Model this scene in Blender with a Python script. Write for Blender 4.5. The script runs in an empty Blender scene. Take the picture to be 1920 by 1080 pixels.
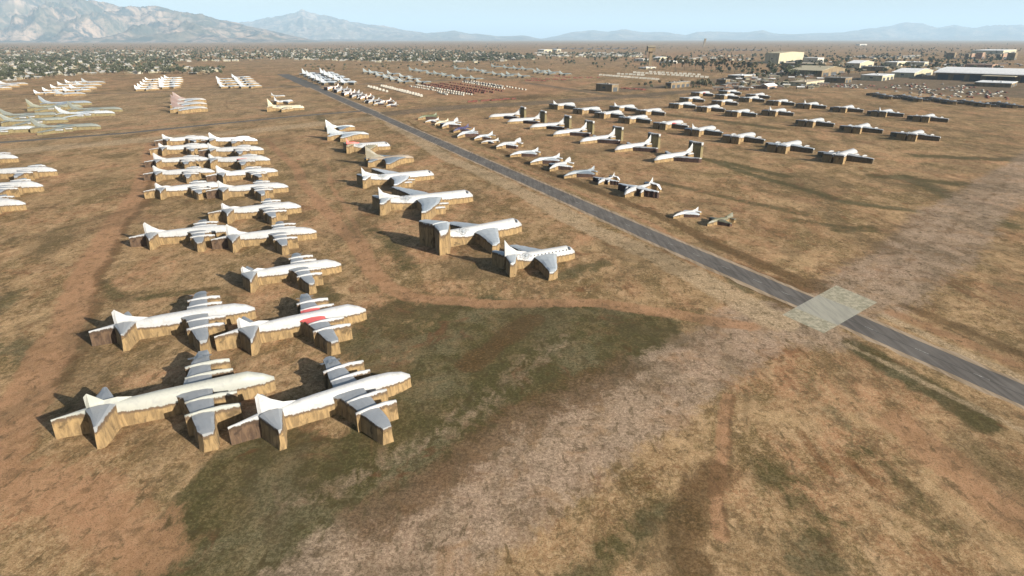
import bpy, math, random
import numpy as np
from mathutils import noise as mnoise, Vector
R = math.radians
scene = bpy.context.scene
col = scene.collection

# ------------------------------------------------------------------ camera, sky, sun, exposure
FPX, HY, CH = 1144.0, 72.0, 63.5            # focal length in photo pixels, horizon row, camera height
PIT = math.atan((540 - HY) / FPX)
cam = bpy.data.objects.new('camera', bpy.data.cameras.new('camera'))
col.objects.link(cam)
cam.location = (0, 0, CH)
cam.rotation_euler = (math.pi / 2 - PIT, 0, 0)
cam.data.sensor_width = 36.0
cam.data.lens = 36.0 * FPX / 1920.0
cam.data.clip_start = 1.0
cam.data.clip_end = 200000.0
scene.camera = cam

SUN_EL = R(20.0)
SUN_DIR = Vector((0.80, -0.60, 0)).normalized()      # ground direction towards the sun
world = bpy.data.worlds.new("World")
scene.world = world
world.use_nodes = True
wn = world.node_tree
bg = wn.nodes['Background']
sky = wn.nodes.new('ShaderNodeTexSky')
sky.sky_type = 'NISHITA'
sky.sun_disc = False
sky.sun_elevation = SUN_EL
sky.sun_rotation = math.atan2(SUN_DIR.x, SUN_DIR.y)
sky.altitude = 100
sky.air_density = 1.0
sky.dust_density = 2.0
sky.ozone_density = 1.0
wn.links.new(sky.outputs[0], bg.inputs[0])
bg.inputs[1].default_value = 0.056
sl = bpy.data.lights.new('sun', 'SUN')
sl.energy = 5.0
sl.angle = R(0.5)
sl.color = (1.0, 0.93, 0.82)
sun = bpy.data.objects.new('sun', sl)
col.objects.link(sun)
sd = Vector((SUN_DIR.x * math.cos(SUN_EL), SUN_DIR.y * math.cos(SUN_EL), math.sin(SUN_EL)))
sun.rotation_euler = sd.to_track_quat('Z', 'Y').to_euler()
sun.location = (0, 0, 300)
scene.view_settings.view_transform = 'Standard'
scene.view_settings.look = 'None'
scene.view_settings.exposure = 1.5
scene.view_settings.gamma = 1.0
scene.view_settings.use_curve_mapping = False

# ------------------------------------------------------------------ helpers
def ray(px, py):
    X = (px - 960) / FPX; Y = (540 - py) / FPX
    return np.array([X, math.cos(PIT) + Y * math.sin(PIT), -math.sin(PIT) + Y * math.cos(PIT)])

def G(px, py, z=0.0):
    d = ray(px, py); t = (z - CH) / d[2]
    return (float(d[0] * t), float(d[1] * t))

def tag(o, label=None, cat=None, group=None, kind=None):
    if label: o['label'] = label
    if cat: o['category'] = cat
    if group: o['group'] = group
    if kind: o['kind'] = kind
    return o

ORD = ['first', 'second', 'third', 'fourth', 'fifth', 'sixth', 'seventh', 'eighth', 'ninth', 'tenth', 'eleventh',
       'twelfth', 'thirteenth', 'fourteenth', 'fifteenth', 'sixteenth', 'seventeenth', 'eighteenth', 'nineteenth', 'twentieth']

class NT:
    def __init__(s, name, rough=0.9, spec=0.2):
        s.m = bpy.data.materials.new(name); s.m.use_nodes = True
        s.t = s.m.node_tree; s.b = s.t.nodes['Principled BSDF']
        s.b.inputs['Roughness'].default_value = rough
        s.b.inputs['Specular IOR Level'].default_value = spec
    def n(s, typ, **kw):
        o = s.t.nodes.new('ShaderNode' + typ)
        for k, v in kw.items(): setattr(o, k, v)
        return o
    def link(s, a, b): s.t.links.new(a, b)
    def setin(s, node, i, v):
        if hasattr(v, 'is_output') or isinstance(v, bpy.types.NodeSocket): s.link(v, node.inputs[i])
        else: node.inputs[i].default_value = v
    def noise(s, scale, detail=4, rough=0.6, vec=None, dist=0.0):
        o = s.n('TexNoise'); o.inputs['Scale'].default_value = scale; o.inputs['Detail'].default_value = detail
        o.inputs['Roughness'].default_value = rough; o.inputs['Distortion'].default_value = dist
        if vec is not None: s.link(vec, o.inputs['Vector'])
        return o.outputs['Fac']
    def math(s, op, a, b=0.0, c=0.0, clamp=False):
        o = s.n('Math', operation=op, use_clamp=clamp)
        s.setin(o, 0, a); s.setin(o, 1, b); s.setin(o, 2, c)
        return o.outputs[0]
    def ramp(s, v, a, b, lo=0.0, hi=1.0):
        o = s.n('MapRange', interpolation_type='SMOOTHSTEP')
        s.setin(o, 0, v)
        for i, x in zip((1, 2, 3, 4), (a, b, lo, hi)): o.inputs[i].default_value = x
        return o.outputs[0]
    def mix(s, f, a, b, mode='MIX'):
        o = s.n('Mix', data_type='RGBA', blend_type=mode)
        s.setin(o, 0, f)
        s.setin(o, 6, a if not isinstance(a, tuple) else (*a, 1)[:4])
        s.setin(o, 7, b if not isinstance(b, tuple) else (*b, 1)[:4])
        return o.outputs[2]
    def coord(s, which='Object', scale=(1, 1, 1), rot=0.0):
        t = s.n('TexCoord'); mp = s.n('Mapping')
        mp.inputs['Scale'].default_value = scale; mp.inputs['Rotation'].default_value = (0, 0, rot)
        s.link(t.outputs[which], mp.inputs[0]); return mp.outputs[0]
    def pos(s, scale=(1, 1, 1), rot=0.0):
        t = s.n('NewGeometry'); mp = s.n('Mapping')
        mp.inputs['Scale'].default_value = scale; mp.inputs['Rotation'].default_value = (0, 0, rot)
        s.link(t.outputs['Position'], mp.inputs[0]); return mp.outputs[0]
    def attr(s, name, typ='GEOMETRY'):
        o = s.n('Attribute', attribute_type=typ, attribute_name=name); return o
    def base(s, c): s.setin(s.b, 'Base Color', c if not isinstance(c, tuple) else (*c, 1)[:4])
    def bump(s, h, strength=0.3, dist=0.1):
        o = s.n('Bump'); o.inputs['Strength'].default_value = strength; o.inputs['Distance'].default_value = dist
        s.link(h, o.inputs['Height']); s.link(o.outputs[0], s.b.inputs['Normal'])

# ------------------------------------------------------------------ the ground
def ground_material():
    k = NT('dry_grass_ground', 1.0, 0.05)
    P = k.pos()
    Pr = k.pos((1.0, 0.55, 1.0), R(-28))        # stretched along the mowing direction
    f1 = k.n('SeparateColor'); k.link(k.attr('f1').outputs['Color'], f1.inputs[0])
    f2 = k.n('SeparateColor'); k.link(k.attr('f2').outputs['Color'], f2.inputs[0])
    big = k.noise(0.011, 5, 0.55, P, 0.6)
    mid = k.noise(0.062, 8, 0.70, Pr, 0.3)
    mid2 = k.noise(0.16, 6, 0.65, P, 0.8)
    fine = k.noise(1.7, 8, 0.78, P, 0.3)
    fine2 = k.noise(4.5, 4, .75, P)
    clump = k.noise(0.55, 6, 0.7, Pr, 0.6)
    huge = k.noise(0.0045, 4, 0.5, P, 0.5)
    tan = k.mix(k.ramp(mid2, .38, .62), (.335, .235, .138), (.225, .152, .086))
    tan = k.mix(k.ramp(k.noise(0.028, 5, .62, P, 1.0), .46, .62), tan, (.37, .215, .130))
    tan = k.mix(k.ramp(k.noise(0.07, 6, .65, Pr, 1.4), .50, .66, 0, .8), tan, (.42, .31, .185))
    c = k.mix(k.ramp(fine, .46, .60, 0, .7), tan, (.50, .39, .24))
    gm = k.ramp(k.math('ADD', k.math('MULTIPLY', mid, .60), k.math('MULTIPLY', k.math('ADD', big, clump), .22)), .505, .575)
    c = k.mix(k.math('MULTIPLY', gm, k.ramp(fine, .35, .6, .9, .4)), c, (.085, .075, .030))
    gm2 = k.ramp(k.math('ADD', k.math('MULTIPLY', k.noise(.21, 7, .7, Pr, 1.2), .65), k.math('MULTIPLY', huge, .35)), .50, .60)
    c = k.mix(k.math('MULTIPLY', gm2, .5), c, (.125, .088, .040))
    rb = k.ramp(k.noise(0.085, 7, .7, Pr, .9), .55, .68)
    c = k.mix(k.math('MULTIPLY', rb, .6), c, (.16, .070, .036))
    c = k.mix(k.ramp(k.noise(.22, 8, .80, Pr, .2), .52, .62, 0, .55), c, (.52, .39, .25))
    c = k.mix(k.ramp(k.noise(.5, 8, .80, P, .2), .53, .62, 0, .35), c, (.60, .48, .32))
    def layer(c, chan, colr, amp=0.9, edge=.55):
        nz = k.math('SUBTRACT', k.math('MULTIPLY_ADD', clump, .45, k.math('MULTIPLY', mid2, .55)), .5)
        v = k.math('ADD', chan, k.math('MULTIPLY', nz, 1.9))
        f = k.math('MULTIPLY', k.math('MULTIPLY', k.ramp(v, .22, .58), k.ramp(chan, 0.02, .3)), amp)
        f = k.math('MULTIPLY', f, k.ramp(k.math('ADD', mid2, k.math('MULTIPLY', clump, .6)), .68, 1.05, 1.0, .70))
        return k.mix(f, c, colr)
    gcol = k.mix(k.ramp(fine, .38, .66), (.042, .047, .019), (.110, .104, .050))
    gcol = k.mix(k.ramp(k.noise(.05, 5, .6, P, .7), .48, .62, 0, .8), gcol, k.mix(k.ramp(fine, .4, .62), (.075, .078, .045), (.20, .19, .125)))
    gcol = k.mix(k.ramp(k.noise(.075, 6, .65, P, 1.2), .56, .68, 0, .75), gcol, (.12, .06, .034))
    c = layer(c, f1.outputs[1], gcol, .97)
    mauve = k.mix(k.ramp(fine, .40, .62), (.24, .19, .155), (.50, .41, .33))
    mauve = k.mix(k.ramp(mid2, .52, .66, 0, .6), mauve, (.34, .235, .16))
    mauve = k.mix(k.ramp(k.noise(.12, 6, .7, P, 1.0), .50, .64, 0, .55), mauve, (.13, .095, .07))
    c = layer(c, f1.outputs[2], mauve, .85)
    pink = k.mix(k.ramp(clump, .38, .62), (.44, .275, .175), (.33, .20, .12))
    c = layer(c, f1.outputs[0], pink, .85)
    brown = k.mix(k.ramp(fine, .38, .65), (.058, .040, .020), (.15, .092, .046))
    c = layer(c, f2.outputs[0], brown, .8)
    pale = k.mix(k.ramp(fine, .40, .64), (.30, .24, .155), (.60, .50, .37))
    c = layer(c, f2.outputs[1], pale, .8)
    asph = k.mix(k.ramp(clump, .35, .7), (.125, .108, .088), (.19, .158, .125))
    c = layer(c, f2.outputs[2], asph, .85)
    # grass grain: dark gaps and pale blades
    c = k.mix(k.ramp(fine2, .50, .38, 0, .6), c, (.05, .036, .018))
    c = k.mix(k.ramp(fine, .60, .78, 0, .55), c, (.55, .45, .30))
    c = k.mix(k.ramp(clump, .48, .34, 0, .65), c, (.060, .048, .022))
    c = k.mix(1.0, c, (.81, .725, .63), 'MULTIPLY')
    c = k.mix(k.ramp(k.noise(.035, 7, .68, Pr, .8), .48, .60, 0, .40), c, (.055, .043, .022))
    c = k.mix(k.ramp(k.noise(.30, 8, .78, P, .3), .515, .60, 0, .42), c, (.052, .038, .019))
    k.base(c)
    k.bump(k.math('ADD', fine, k.math('MULTIPLY', clump, .5)), .30, .18)
    return k.m

def poly_dist(P, pts):
    d = np.full(len(P), 1e9)
    for a, b in zip(pts[:-1], pts[1:]):
        a = np.array(a); b = np.array(b); ab = b - a
        t = np.clip(((P - a) @ ab) / max(ab @ ab, 1e-9), 0, 1)
        d = np.minimum(d, np.hypot(*(P - (a + t[:, None] * ab)).T))
    return d

def in_poly(P, pts):
    x, y = P[:, 0], P[:, 1]; ins = np.zeros(len(P), bool)
    n = len(pts); j = n - 1
    for i in range(n):
        xi, yi = pts[i]; xj, yj = pts[j]
        c = ((yi > y) != (yj > y)) & (x < (xj - xi) * (y - yi) / (yj - yi + 1e-12) + xi)
        ins ^= c; j = i
    return ins

def sm(d, w0, w1):
    t = np.clip((w1 - d) / (w1 - w0), 0, 1); return t * t * (3 - 2 * t)

def build_ground():
    rs = [0.0] if False else []
    r = 30.0
    while r < 2600: rs.append(r); r *= 1.0085
    while r < 95000: rs.append(r); r *= 1.12
    az = list(np.arange(-48, 48.01, .2)) + list(np.arange(52, 308, 6.0))
    az = np.radians(np.array(az)); rs = np.array(rs)
    A, Rr = np.meshgrid(az, rs)
    X = (np.sin(A) * Rr).ravel(); Y = (np.cos(A) * Rr).ravel()
    n, m = len(rs), len(az)
    V = np.stack([X, Y, np.zeros_like(X)], 1)
    V = np.vstack([V, [[0, 0, 0]]])
    i, j = np.meshgrid(np.arange(n - 1), np.arange(m), indexing='ij')
    j2 = (j + 1) % m
    quads = np.stack([i * m + j, i * m + j2, (i + 1) * m + j2, (i + 1) * m + j], -1).reshape(-1, 4)[:, ::-1]
    faces = quads.tolist() + [[n * m, j, (j + 1) % m][::-1] for j in range(m)]
    me = bpy.data.meshes.new('ground'); me.from_pydata(V.tolist(), [], faces); me.update()
    P = V[:, :2].copy()
    W = P.copy()
    for k_, (fx, a) in enumerate([(.021, 5), (.057, 2.2), (.13, 1.1), (.31, .5)]):
        W[:, 0] += a * np.sin(P[:, 1] * fx + 1.3 * k_ + P[:, 0] * fx * .6)
        W[:, 1] += a * np.sin(P[:, 0] * fx * 1.1 + 2.1 * k_ - P[:, 1] * fx * .5)
    F = np.zeros((len(P), 2, 4)); F[:, :, 3] = 1
    def put(ch, v):
        F[:, ch // 3, ch % 3] = np.maximum(F[:, ch // 3, ch % 3], v)
    PINK, GREEN, MAUVE, BROWN, PALE, ASPH = range(6)
    def line(ch, pts, w, amp=1.0, soft=.85):
        q = [G(*p) for p in pts]
        d = poly_dist(W * .5 + P * .5, q); put(ch, amp * sm(d, w * (1 - soft) / 2, w * (1 + soft) / 2))
    def area(ch, pts, soft, amp=1.0):
        q = [G(*p) for p in pts]
        d = poly_dist(W, q + [q[0]]); s = np.where(in_poly(W, q), -d, d)
        put(ch, amp * sm(s, -soft, soft))
    line(PINK, [(-60, 950), (40, 800), (120, 640), (200, 500), (268, 320), (285, 262)], 8, 1.0)
    line(BROWN, [(130, 720), (190, 590), (238, 475), (264, 380), (275, 320)], 4, .5)
    line(BROWN, [(505, 170), (445, 178), (415, 190), (425, 204), (520, 216), (640, 210)], 3, .6)
    line(BROWN, [(1100, 398), (1260, 458), (1420, 520), (1500, 540)], 7, .6)
    line(BROWN, [(1130, 640), (1300, 560), (1420, 545)], 5, .3)
    area(GREEN, [(640, 640), (760, 545), (900, 572), (840, 700), (780, 800), (560, 850), (700, 760)], 7, .55)
    area(BROWN, [(700, 560), (830, 560), (800, 780), (640, 850), (740, 700)], 5, .30)
    line(PINK, [(495, 262), (560, 330), (630, 430), (700, 510), (780, 562), (900, 578), (1100, 578), (1260, 590), (1380, 610)], 5, .85)
    line(PINK, [(600, 300), (655, 420), (690, 500)], 3, .5)
    line(PALE, [(735, 232), (900, 322), (1100, 432), (1300, 522), (1440, 600)], 9, 1.0)
    line(BROWN, [(760, 226), (900, 300), (1100, 402), (1300, 492), (1470, 575)], 3, .6)
    line(BROWN, [(790, 222), (900, 262), (1100, 352), (1300, 442), (1520, 540)], 6, .75)
    line(PINK, [(770, 222), (900, 275), (1100, 372), (1300, 466), (1500, 545)], 3, .6)
    line(PALE, [(1640, 590), (1750, 642), (1925, 722)], 3, .8)
    line(PINK, [(1660, 584), (1770, 632), (1935, 705)], 5, .6)
    line(BROWN, [(1680, 572), (1800, 620), (1940, 680)], 5, .6)
    line(PALE, [(1560, 640), (1700, 705), (1925, 808)], 2, .6)
    line(GREEN, [(1570, 640), (1660, 690), (1760, 740), (1850, 790)], 6, .8)
    line(GREEN, [(1340, 505), (1390, 545)], 6, .55)
    line(MAUVE, [(1420, 590), (1330, 670), (1200, 760), (1050, 860), (900, 960), (720, 1080), (640, 1140)], 17, 1.0)
    line(MAUVE, [(1380, 600), (1500, 620)], 18, .7)
    line(MAUVE, [(1590, 560), (1690, 490), (1800, 405), (1930, 310), (2050, 250)], 22, 1.0)
    line(BROWN, [(1640, 520), (1740, 450), (1900, 330)], 4, .35)
    line(BROWN, [(1500, 540), (1600, 470), (1760, 395)], 12, .35)
    line(PINK, [(1383, 740), (1382, 860), (1380, 1000)], 2.2, .9, 1.0); line(BROWN, [(1392, 740), (1396, 860), (1394, 1000)], 1.2, .45, 1.0)
    line(BROWN, [(1380, 880), (1330, 940), (1300, 1020), (1330, 1090)], 7, .65)
    line(GREEN, [(1290, 940), (1180, 1010), (1080, 1090)], 6, .5)
    line(GREEN, [(1480, 880), (1580, 960), (1560, 1060)], 9, .45)
    line(GREEN, [(1500, 700), (1600, 800), (1720, 900), (1800, 1000)], 8, .35)
    line(PINK, [(1700, 790), (1800, 870), (1930, 960)], 10, .6)
    line(PINK, [(0, 870), (150, 930), (250, 1030), (280, 1080)], 12, .6)
    area(GREEN, [(455, 850), (640, 860), (760, 800), (815, 700), (850, 600), (920, 572), (1000, 590), (1130, 585), (1240, 602), (1290, 640), (1230, 705),
                 (1010, 845), (800, 960), (660, 1060), (580, 1250), (200, 1250), (320, 1010), (380, 930)], 4.2, 1.0)
    line(BROWN, [(700, 1010), (900, 870), (1060, 780), (1190, 690)], 11, .55, 1.0)
    line(MAUVE, [(560, 960), (800, 880), (960, 760), (1060, 650)], 12, .30)
    line(BROWN, [(900, 700), (960, 650), (1010, 610)], 6, .8)
    for a, b, w in [((1300, 292), (1420, 328), 7), ((1420, 328), (1600, 378), 8), ((1600, 378), (1780, 402), 8), ((1480, 412), (1620, 430), 8), ((1700, 330), (1900, 420), 12), ((1650, 330), (1900, 350), 14), ((1250, 215), (1450, 240), 20),
                    ((1700, 290), (1910, 300), 16), ((1330, 300), (1480, 330), 10), ((1560, 430), (1620, 425), 8), ((1250, 345), (1500, 400), 8)]:
        line(GREEN, [a, b], w, .6, .9)
    for a, b, w in [((220, 520), (245, 560), 6), ((20, 640), (90, 680), 10), ((280, 560), (420, 540), 5), ((560, 500), (640, 560), 8), ((690, 430), (760, 500), 7),
                    ((1030, 530), (1120, 500), 8), ((600, 215), (680, 300), 10), ((0, 580), (60, 540), 8)]:
        line(GREEN, [a, b], w, .5, .9)
    # dirt bare field round the junction and the old grey roads
    line(ASPH, [(-60, 178), (230, 175), (520, 163), (720, 156), (1000, 146)], 13, .75)
    line(BROWN, [(-60, 174), (230, 170), (520, 160), (900, 148)], 6, .5)
    line(BROWN, [(-60, 262), (230, 243), (480, 222), (640, 207), (690, 200)], 6, .55)
    line(PALE, [(-60, 290), (230, 265), (480, 245), (700, 222)], 22, 1.0)
    line(PINK, [(-60, 262), (230, 240), (480, 219), (640, 205)], 14, .8)
    line(PALE, [(20, 250), (120, 205), (170, 165), (200, 148)], 8, .6)
    line(ASPH, [(715, 214), (860, 201), (1000, 194), (1150, 182), (1300, 171), (1450, 165)], 30, 1.0)
    line(ASPH, [(990, 155), (1060, 166), (1140, 178), (1230, 183)], 20, .7)
    line(ASPH, [(1160, 170), (1300, 155), (1420, 150), (1500, 155)], 40, .7)
    area(ASPH, [(1300, 150), (1500, 138), (1750, 135), (2000, 150), (2050, 190), (1760, 178), (1620, 166), (1450, 160)], 30, .75)
    area(BROWN, [(870, 192), (960, 180), (1080, 176), (1000, 188)], 14, .5)
    area(PINK, [(700, 165), (860, 150), (1130, 152), (1060, 175), (860, 190)], 25, .5)
    area(PINK, [(1150, 100), (1420, 95), (1420, 130), (1150, 125)], 80, .4)
    area(PALE, [(-100, 300), (300, 250), (700, 222), (540, 165), (200, 172), (-100, 190)], 30, .33)
    area(PINK, [(200, 165), (540, 160), (520, 138), (150, 146)], 40, .35)
    area(PINK, [(280, 262), (600, 235), (700, 250), (1000, 400), (760, 520), (600, 300)], 20, .25)
    area(PINK, [(800, 215), (1200, 190), (1500, 260), (1250, 330), (1000, 290)], 30, .3)
    area(PINK, [(1000, 290), (1300, 330), (1650, 420), (1450, 500), (1150, 380)], 14, .3)
    area(GREEN, [(120, 560), (170, 600), (100, 760), (60, 720)], 6, .35)
    for p in [(1690, 175), (1725, 178), (1780, 183), (1820, 187), (1650, 172)]:
        line(PALE, [p, (p[0] + 30, p[1] + 1)], 12, .9)
    for (a, b, c_) in [((300, 330), (200, 600), PINK), ((60, 330), (200, 420), GREEN)]:
        pass
    for nm, q in (('f1', 0), ('f2', 1)):
        at = me.attributes.new(nm, 'FLOAT_COLOR', 'POINT')
        at.data.foreach_set('color', F[:, q, :].astype(np.float32).ravel())
    o = bpy.data.objects.new('ground', me); col.objects.link(o)
    me.materials.append(ground_material())
    tag(o, kind='structure')
    return o
build_ground()

def sheet_poly(name, pts, z, mat, kind='structure', px=True):
    q = [G(*p) for p in pts] if px else pts
    me = bpy.data.meshes.new(name)
    me.from_pydata([(x, y, z) for x, y in q], [], [list(range(len(q)))]); me.update()
    if me.polygons[0].normal.z < 0: me.flip_normals()
    me.materials.append(mat)
    o = bpy.data.objects.new(name, me); col.objects.link(o)
    if kind: o['kind'] = kind
    return o

def strip(name, centre, w, z, mat, kind='structure', rag=0.0, step=6.0, seed=1):
    """A ribbon of width w along a world polyline."""
    rnd = random.Random(seed)
    pts = []
    for a, b in zip(centre[:-1], centre[1:]):
        a = np.array(a); b = np.array(b); L = np.hypot(*(b - a)); n = max(1, int(L / step))
        for i in range(n): pts.append(a + (b - a) * i / n)
    pts.append(np.array(centre[-1]))
    V = []; F = []
    for i, p in enumerate(pts):
        t = pts[min(i + 1, len(pts) - 1)] - pts[max(i - 1, 0)]; t = t / np.hypot(*t)
        nrm = np.array([-t[1], t[0]])
        wl = w / 2 + rnd.uniform(-rag, rag); wr = w / 2 + rnd.uniform(-rag, rag)
        V += [(*(p + nrm * wl), z), (*(p + nrm * wl * .33), z), (*(p - nrm * wr * .33), z), (*(p - nrm * wr), z)]
        if i:
            b = 4 * i
            for k in range(3): F.append((b - 4 + k, b - 3 + k, b + 1 + k, b + k))
    me = bpy.data.meshes.new(name); me.from_pydata(V, [], F); me.update()
    if me.polygons[0].normal.z < 0: me.flip_normals()
    me.materials.append(mat)
    o = bpy.data.objects.new(name, me); col.objects.link(o)
    if kind: o['kind'] = kind
    return o

def asphalt_material(name, dark, light, ang):
    k = NT(name, .95, .1)
    P = k.pos(); Pr = k.pos((1, .06, 1), ang)
    c = k.mix(k.ramp(k.noise(.9, 6, .6, Pr), .35, .65), dark, light)
    c = k.mix(k.ramp(k.noise(.08, 4, .6, P), .4, .7, 0, .35), c, tuple(min(1, x * 1.5) for x in light))
    c = k.mix(k.ramp(k.noise(3.5, 5, .7, P), .55, .75, 0, .4), c, tuple(x * .6 for x in dark))
    k.base(c)
    k.bump(k.noise(4, 4, .7, P), .15, .05)
    return k.m

road_px = [(2150, 838), (1920, 741), (1600, 603), (1480, 553), (1240, 450), (1000, 344), (860, 283), (700, 212)]
road_w = [G(*p) for p in road_px]
ANG = math.atan2(road_w[-1][0] - road_w[0][0], road_w[-1][1] - road_w[0][1])
m_road = asphalt_material('road_asphalt', (.066, .059, .052), (.106, .095, .084), ANG)
m_road2 = asphalt_material('old_asphalt', (.060, .054, .047), (.095, .085, .073), R(60))
m_gravel = asphalt_material('road_gravel', (.15, .11, .07), (.27, .205, .14), ANG)
strip('road_verge', road_w, 11.6, .004, m_gravel, rag=.5, step=4)
strip('road', road_w, 8.6, .012, m_road, rag=.12)
far = [G(*p) for p in [(700, 212), (640, 186), (590, 164)]]
strip('road_verge', far, 15, .004, m_gravel, rag=.6, seed=3)
strip('road', far, 11.5, .012, m_road, rag=.2)
strip('road', [G(*p) for p in [(590, 164), (555, 149), (530, 139)]], 22, .012, m_road2, rag=.8)
strip('road', [G(*p) for p in [(-80, 273), (230, 250), (380, 235), (552, 218), (680, 208)]], 8, .008, m_road2, rag=.3)
strip('road', [G(*p) for p in [(500, 164), (590, 161), (700, 157), (800, 152), (1000, 143)]], 7, .008, m_road2, rag=.5)
mk = NT('worn_paint', .8, .2); mk.base(mk.mix(mk.ramp(mk.noise(1.2, 5, .7, mk.pos()), .40, .60), (.10, .095, .09), (.42, .40, .36)))
mkd = NT('tar_seal', .9, .2); mkd.base((.032, .030, .030))
def road_line(off, w, z, mat, name, dash=None):
    q = []
    for a, b in zip(road_w[:-1], road_w[1:]):
        a = np.array(a); b = np.array(b); L = np.hypot(*(b - a)); n = max(1, int(L / 3))
        for i in range(n): q.append(a + (b - a) * i / n)
    V = []; F = []; s = 0
    for i in range(len(q) - 1):
        t = q[i + 1] - q[i]; L = np.hypot(*t); t /= L; nn = np.array([-t[1], t[0]]); s += L
        if dash and (s % dash[0]) > dash[1]: continue
        wob = .05 * math.sin(i * .7)
        b0 = len(V)
        for p in (q[i], q[i + 1]):
            V += [(*(p + nn * (off + wob + w / 2)), z), (*(p + nn * (off + wob - w / 2)), z)]
        F.append((b0, b0 + 1, b0 + 3, b0 + 2))
    me = bpy.data.meshes.new(name); me.from_pydata(V, [], F); me.update(); me.materials.append(mat)
    if me.polygons[0].normal.z < 0: me.flip_normals()
    o = bpy.data.objects.new(name, me); col.objects.link(o); o['kind'] = 'structure'
road_line(.22, .16, .016, mkd.m, 'road_seam')
road_line(0, .14, .020, mk.m, 'road_marking', (12.2, 3.2))

# the pale square pad across the road: grass either side of a pale concrete lane
kp = NT('pad_concrete', .9, .1)
kp.base(kp.mix(kp.ramp(kp.noise(.8, 6, .65, kp.pos((1, .12, 1), ANG)), .35, .65), (.21, .20, .165), (.27, .255, .205)))
kg = NT('pad_pale_grass', 1, .05)
cc = kg.mix(kg.ramp(kg.noise(.7, 7, .7, kg.pos()), .40, .62), (.20, .185, .13), (.34, .30, .22))
cc = kg.mix(kg.ramp(kg.noise(2.2, 7, .75, kg.pos()), .50, .34, 0, .7), cc, (.11, .105, .07))
kg.base(cc)
qa, qb, qc, qd = (1467, 590), (1568, 535), (1645, 567), (1545, 625)
sheet_poly('grass_pad', [qa, qb, qc, qd], .016, kg.m)
wa, wb, wc, wd = [np.array(G(*p)) for p in (qa, qb, qc, qd)]
L1 = lambda a, b, t: tuple(a + (b - a) * t)
sheet_poly('concrete_pad', [L1(wa, wb, .21), L1(wa, wb, .64), L1(wd, wc, .67), L1(wd, wc, .24)], .024, kp.m, px=False)

# ------------------------------------------------------------------ mountains
def mountain(name, prof, D, front, seed, mat, amp):
    xs = np.arange(prof[0][0], prof[-1][0] + 1, 2.2)
    ys = np.interp(xs, [p[0] for p in prof], [p[1] for p in prof])
    nu = 90; V = []; F = []
    us = np.linspace(0, 1.0, nu)
    for ci, (px, py) in enumerate(zip(xs, ys)):
        X = (px - 960) / FPX
        dx = X / (math.cos(PIT) + (540 - HY) / FPX * math.sin(PIT))
        d = ray(px, py); H = CH + d[2] * D / d[1]
        edge = min(1, min(ci, len(xs) - 1 - ci) / 20.0)
        for ui, u in enumerate(us):
            rr = (front + (1.25 * D - front) * u)
            uu = (rr - front) / (D - front)
            base = uu ** 1.35 if uu <= 1 else max(0.0, 1 - (uu - 1) * 3)
            wx, wy = dx * rr, rr
            sc = 1 / (D * .075)
            nz = mnoise.ridged_multi_fractal(Vector((wx * sc, wy * sc * .55, seed)), 1.0, 2.1, 7, 1.0, 2.0) - 1.1
            n2 = mnoise.fractal(Vector((wx * sc * 5, wy * sc * 3, seed + 9)), .8, 2.0, 5)
            k = min(1.0, uu * 3.0)
            damp = 1.0 - .75 * math.exp(-((uu - 1) / .10) ** 2)
            hgt = H * (base + amp * k * nz * damp * (1 - .3 * base) * .62 + n2 * .05 * k)
            V.append((wx, wy, max(hgt, -5) * edge - 2 if ui else -20))
    n = len(xs)
    for i in range(n - 1):
        for j in range(nu - 1):
            a = i * nu + j; F.append((a, a + nu, a + nu + 1, a + 1))
    me = bpy.data.meshes.new(name); me.from_pydata(V, [], F); me.update()
    for p in me.polygons: p.use_smooth = True
    me.materials.append(mat)
    o = bpy.data.objects.new(name, me); col.objects.link(o); o['kind'] = 'structure'
km = NT('mountain_rock', 1, .05)
Pm = km.pos((.001, .001, .001))
c = km.mix(km.ramp(km.noise(3.2, 10, .75, Pm, .8), .42, .58), (.036, .042, .045), (.27, .20, .15))
c = km.mix(km.ramp(km.noise(.9, 6, .6, Pm, 1.2), .42, .60, 0, .7), c, (.05, .055, .04))
km.base(c)
mountain('mountain', [(-420, 30), (-250, 5), (-120, -25), (0, -12), (60, -18), (130, -10), (165, -2), (200, 5), (240, 12), (312, 14), (350, 21), (395, 31), (430, 40),
                      (480, 51), (520, 60), (560, 69), (610, 76)], 16000, 11500, 3.1, km.m, .9)
mountain('mountain', [(380, 66), (455, 42), (500, 36), (545, 29), (572, 20), (600, 28), (640, 35), (700, 46), (760, 56), (800, 62), (830, 60), (852, 57),
                      (880, 63), (905, 64), (935, 68), (960, 67), (980, 66), (1005, 70), (1040, 73)], 30000, 23000, 7.7, km.m, .8)
mountain('mountain', [(990, 73), (1040, 68), (1070, 60), (1110, 56), (1140, 59), (1165, 55), (1200, 60), (1250, 60), (1285, 65), (1305, 59), (1360, 60), (1400, 60),
                      (1428, 57), (1450, 63), (1520, 62), (1580, 60), (1640, 52), (1690, 42), (1720, 44), (1752, 52), (1785, 47), (1820, 52), (1872, 47), (1930, 45),
                      (2010, 52), (2100, 60), (2200, 70)], 36000, 27000, 12.3, km.m, .8)
mountain('hill', [(560, 76), (620, 73), (680, 74), (740, 76), (800, 77)], 20000, 17500, 15.3, km.m, .5)

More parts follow.
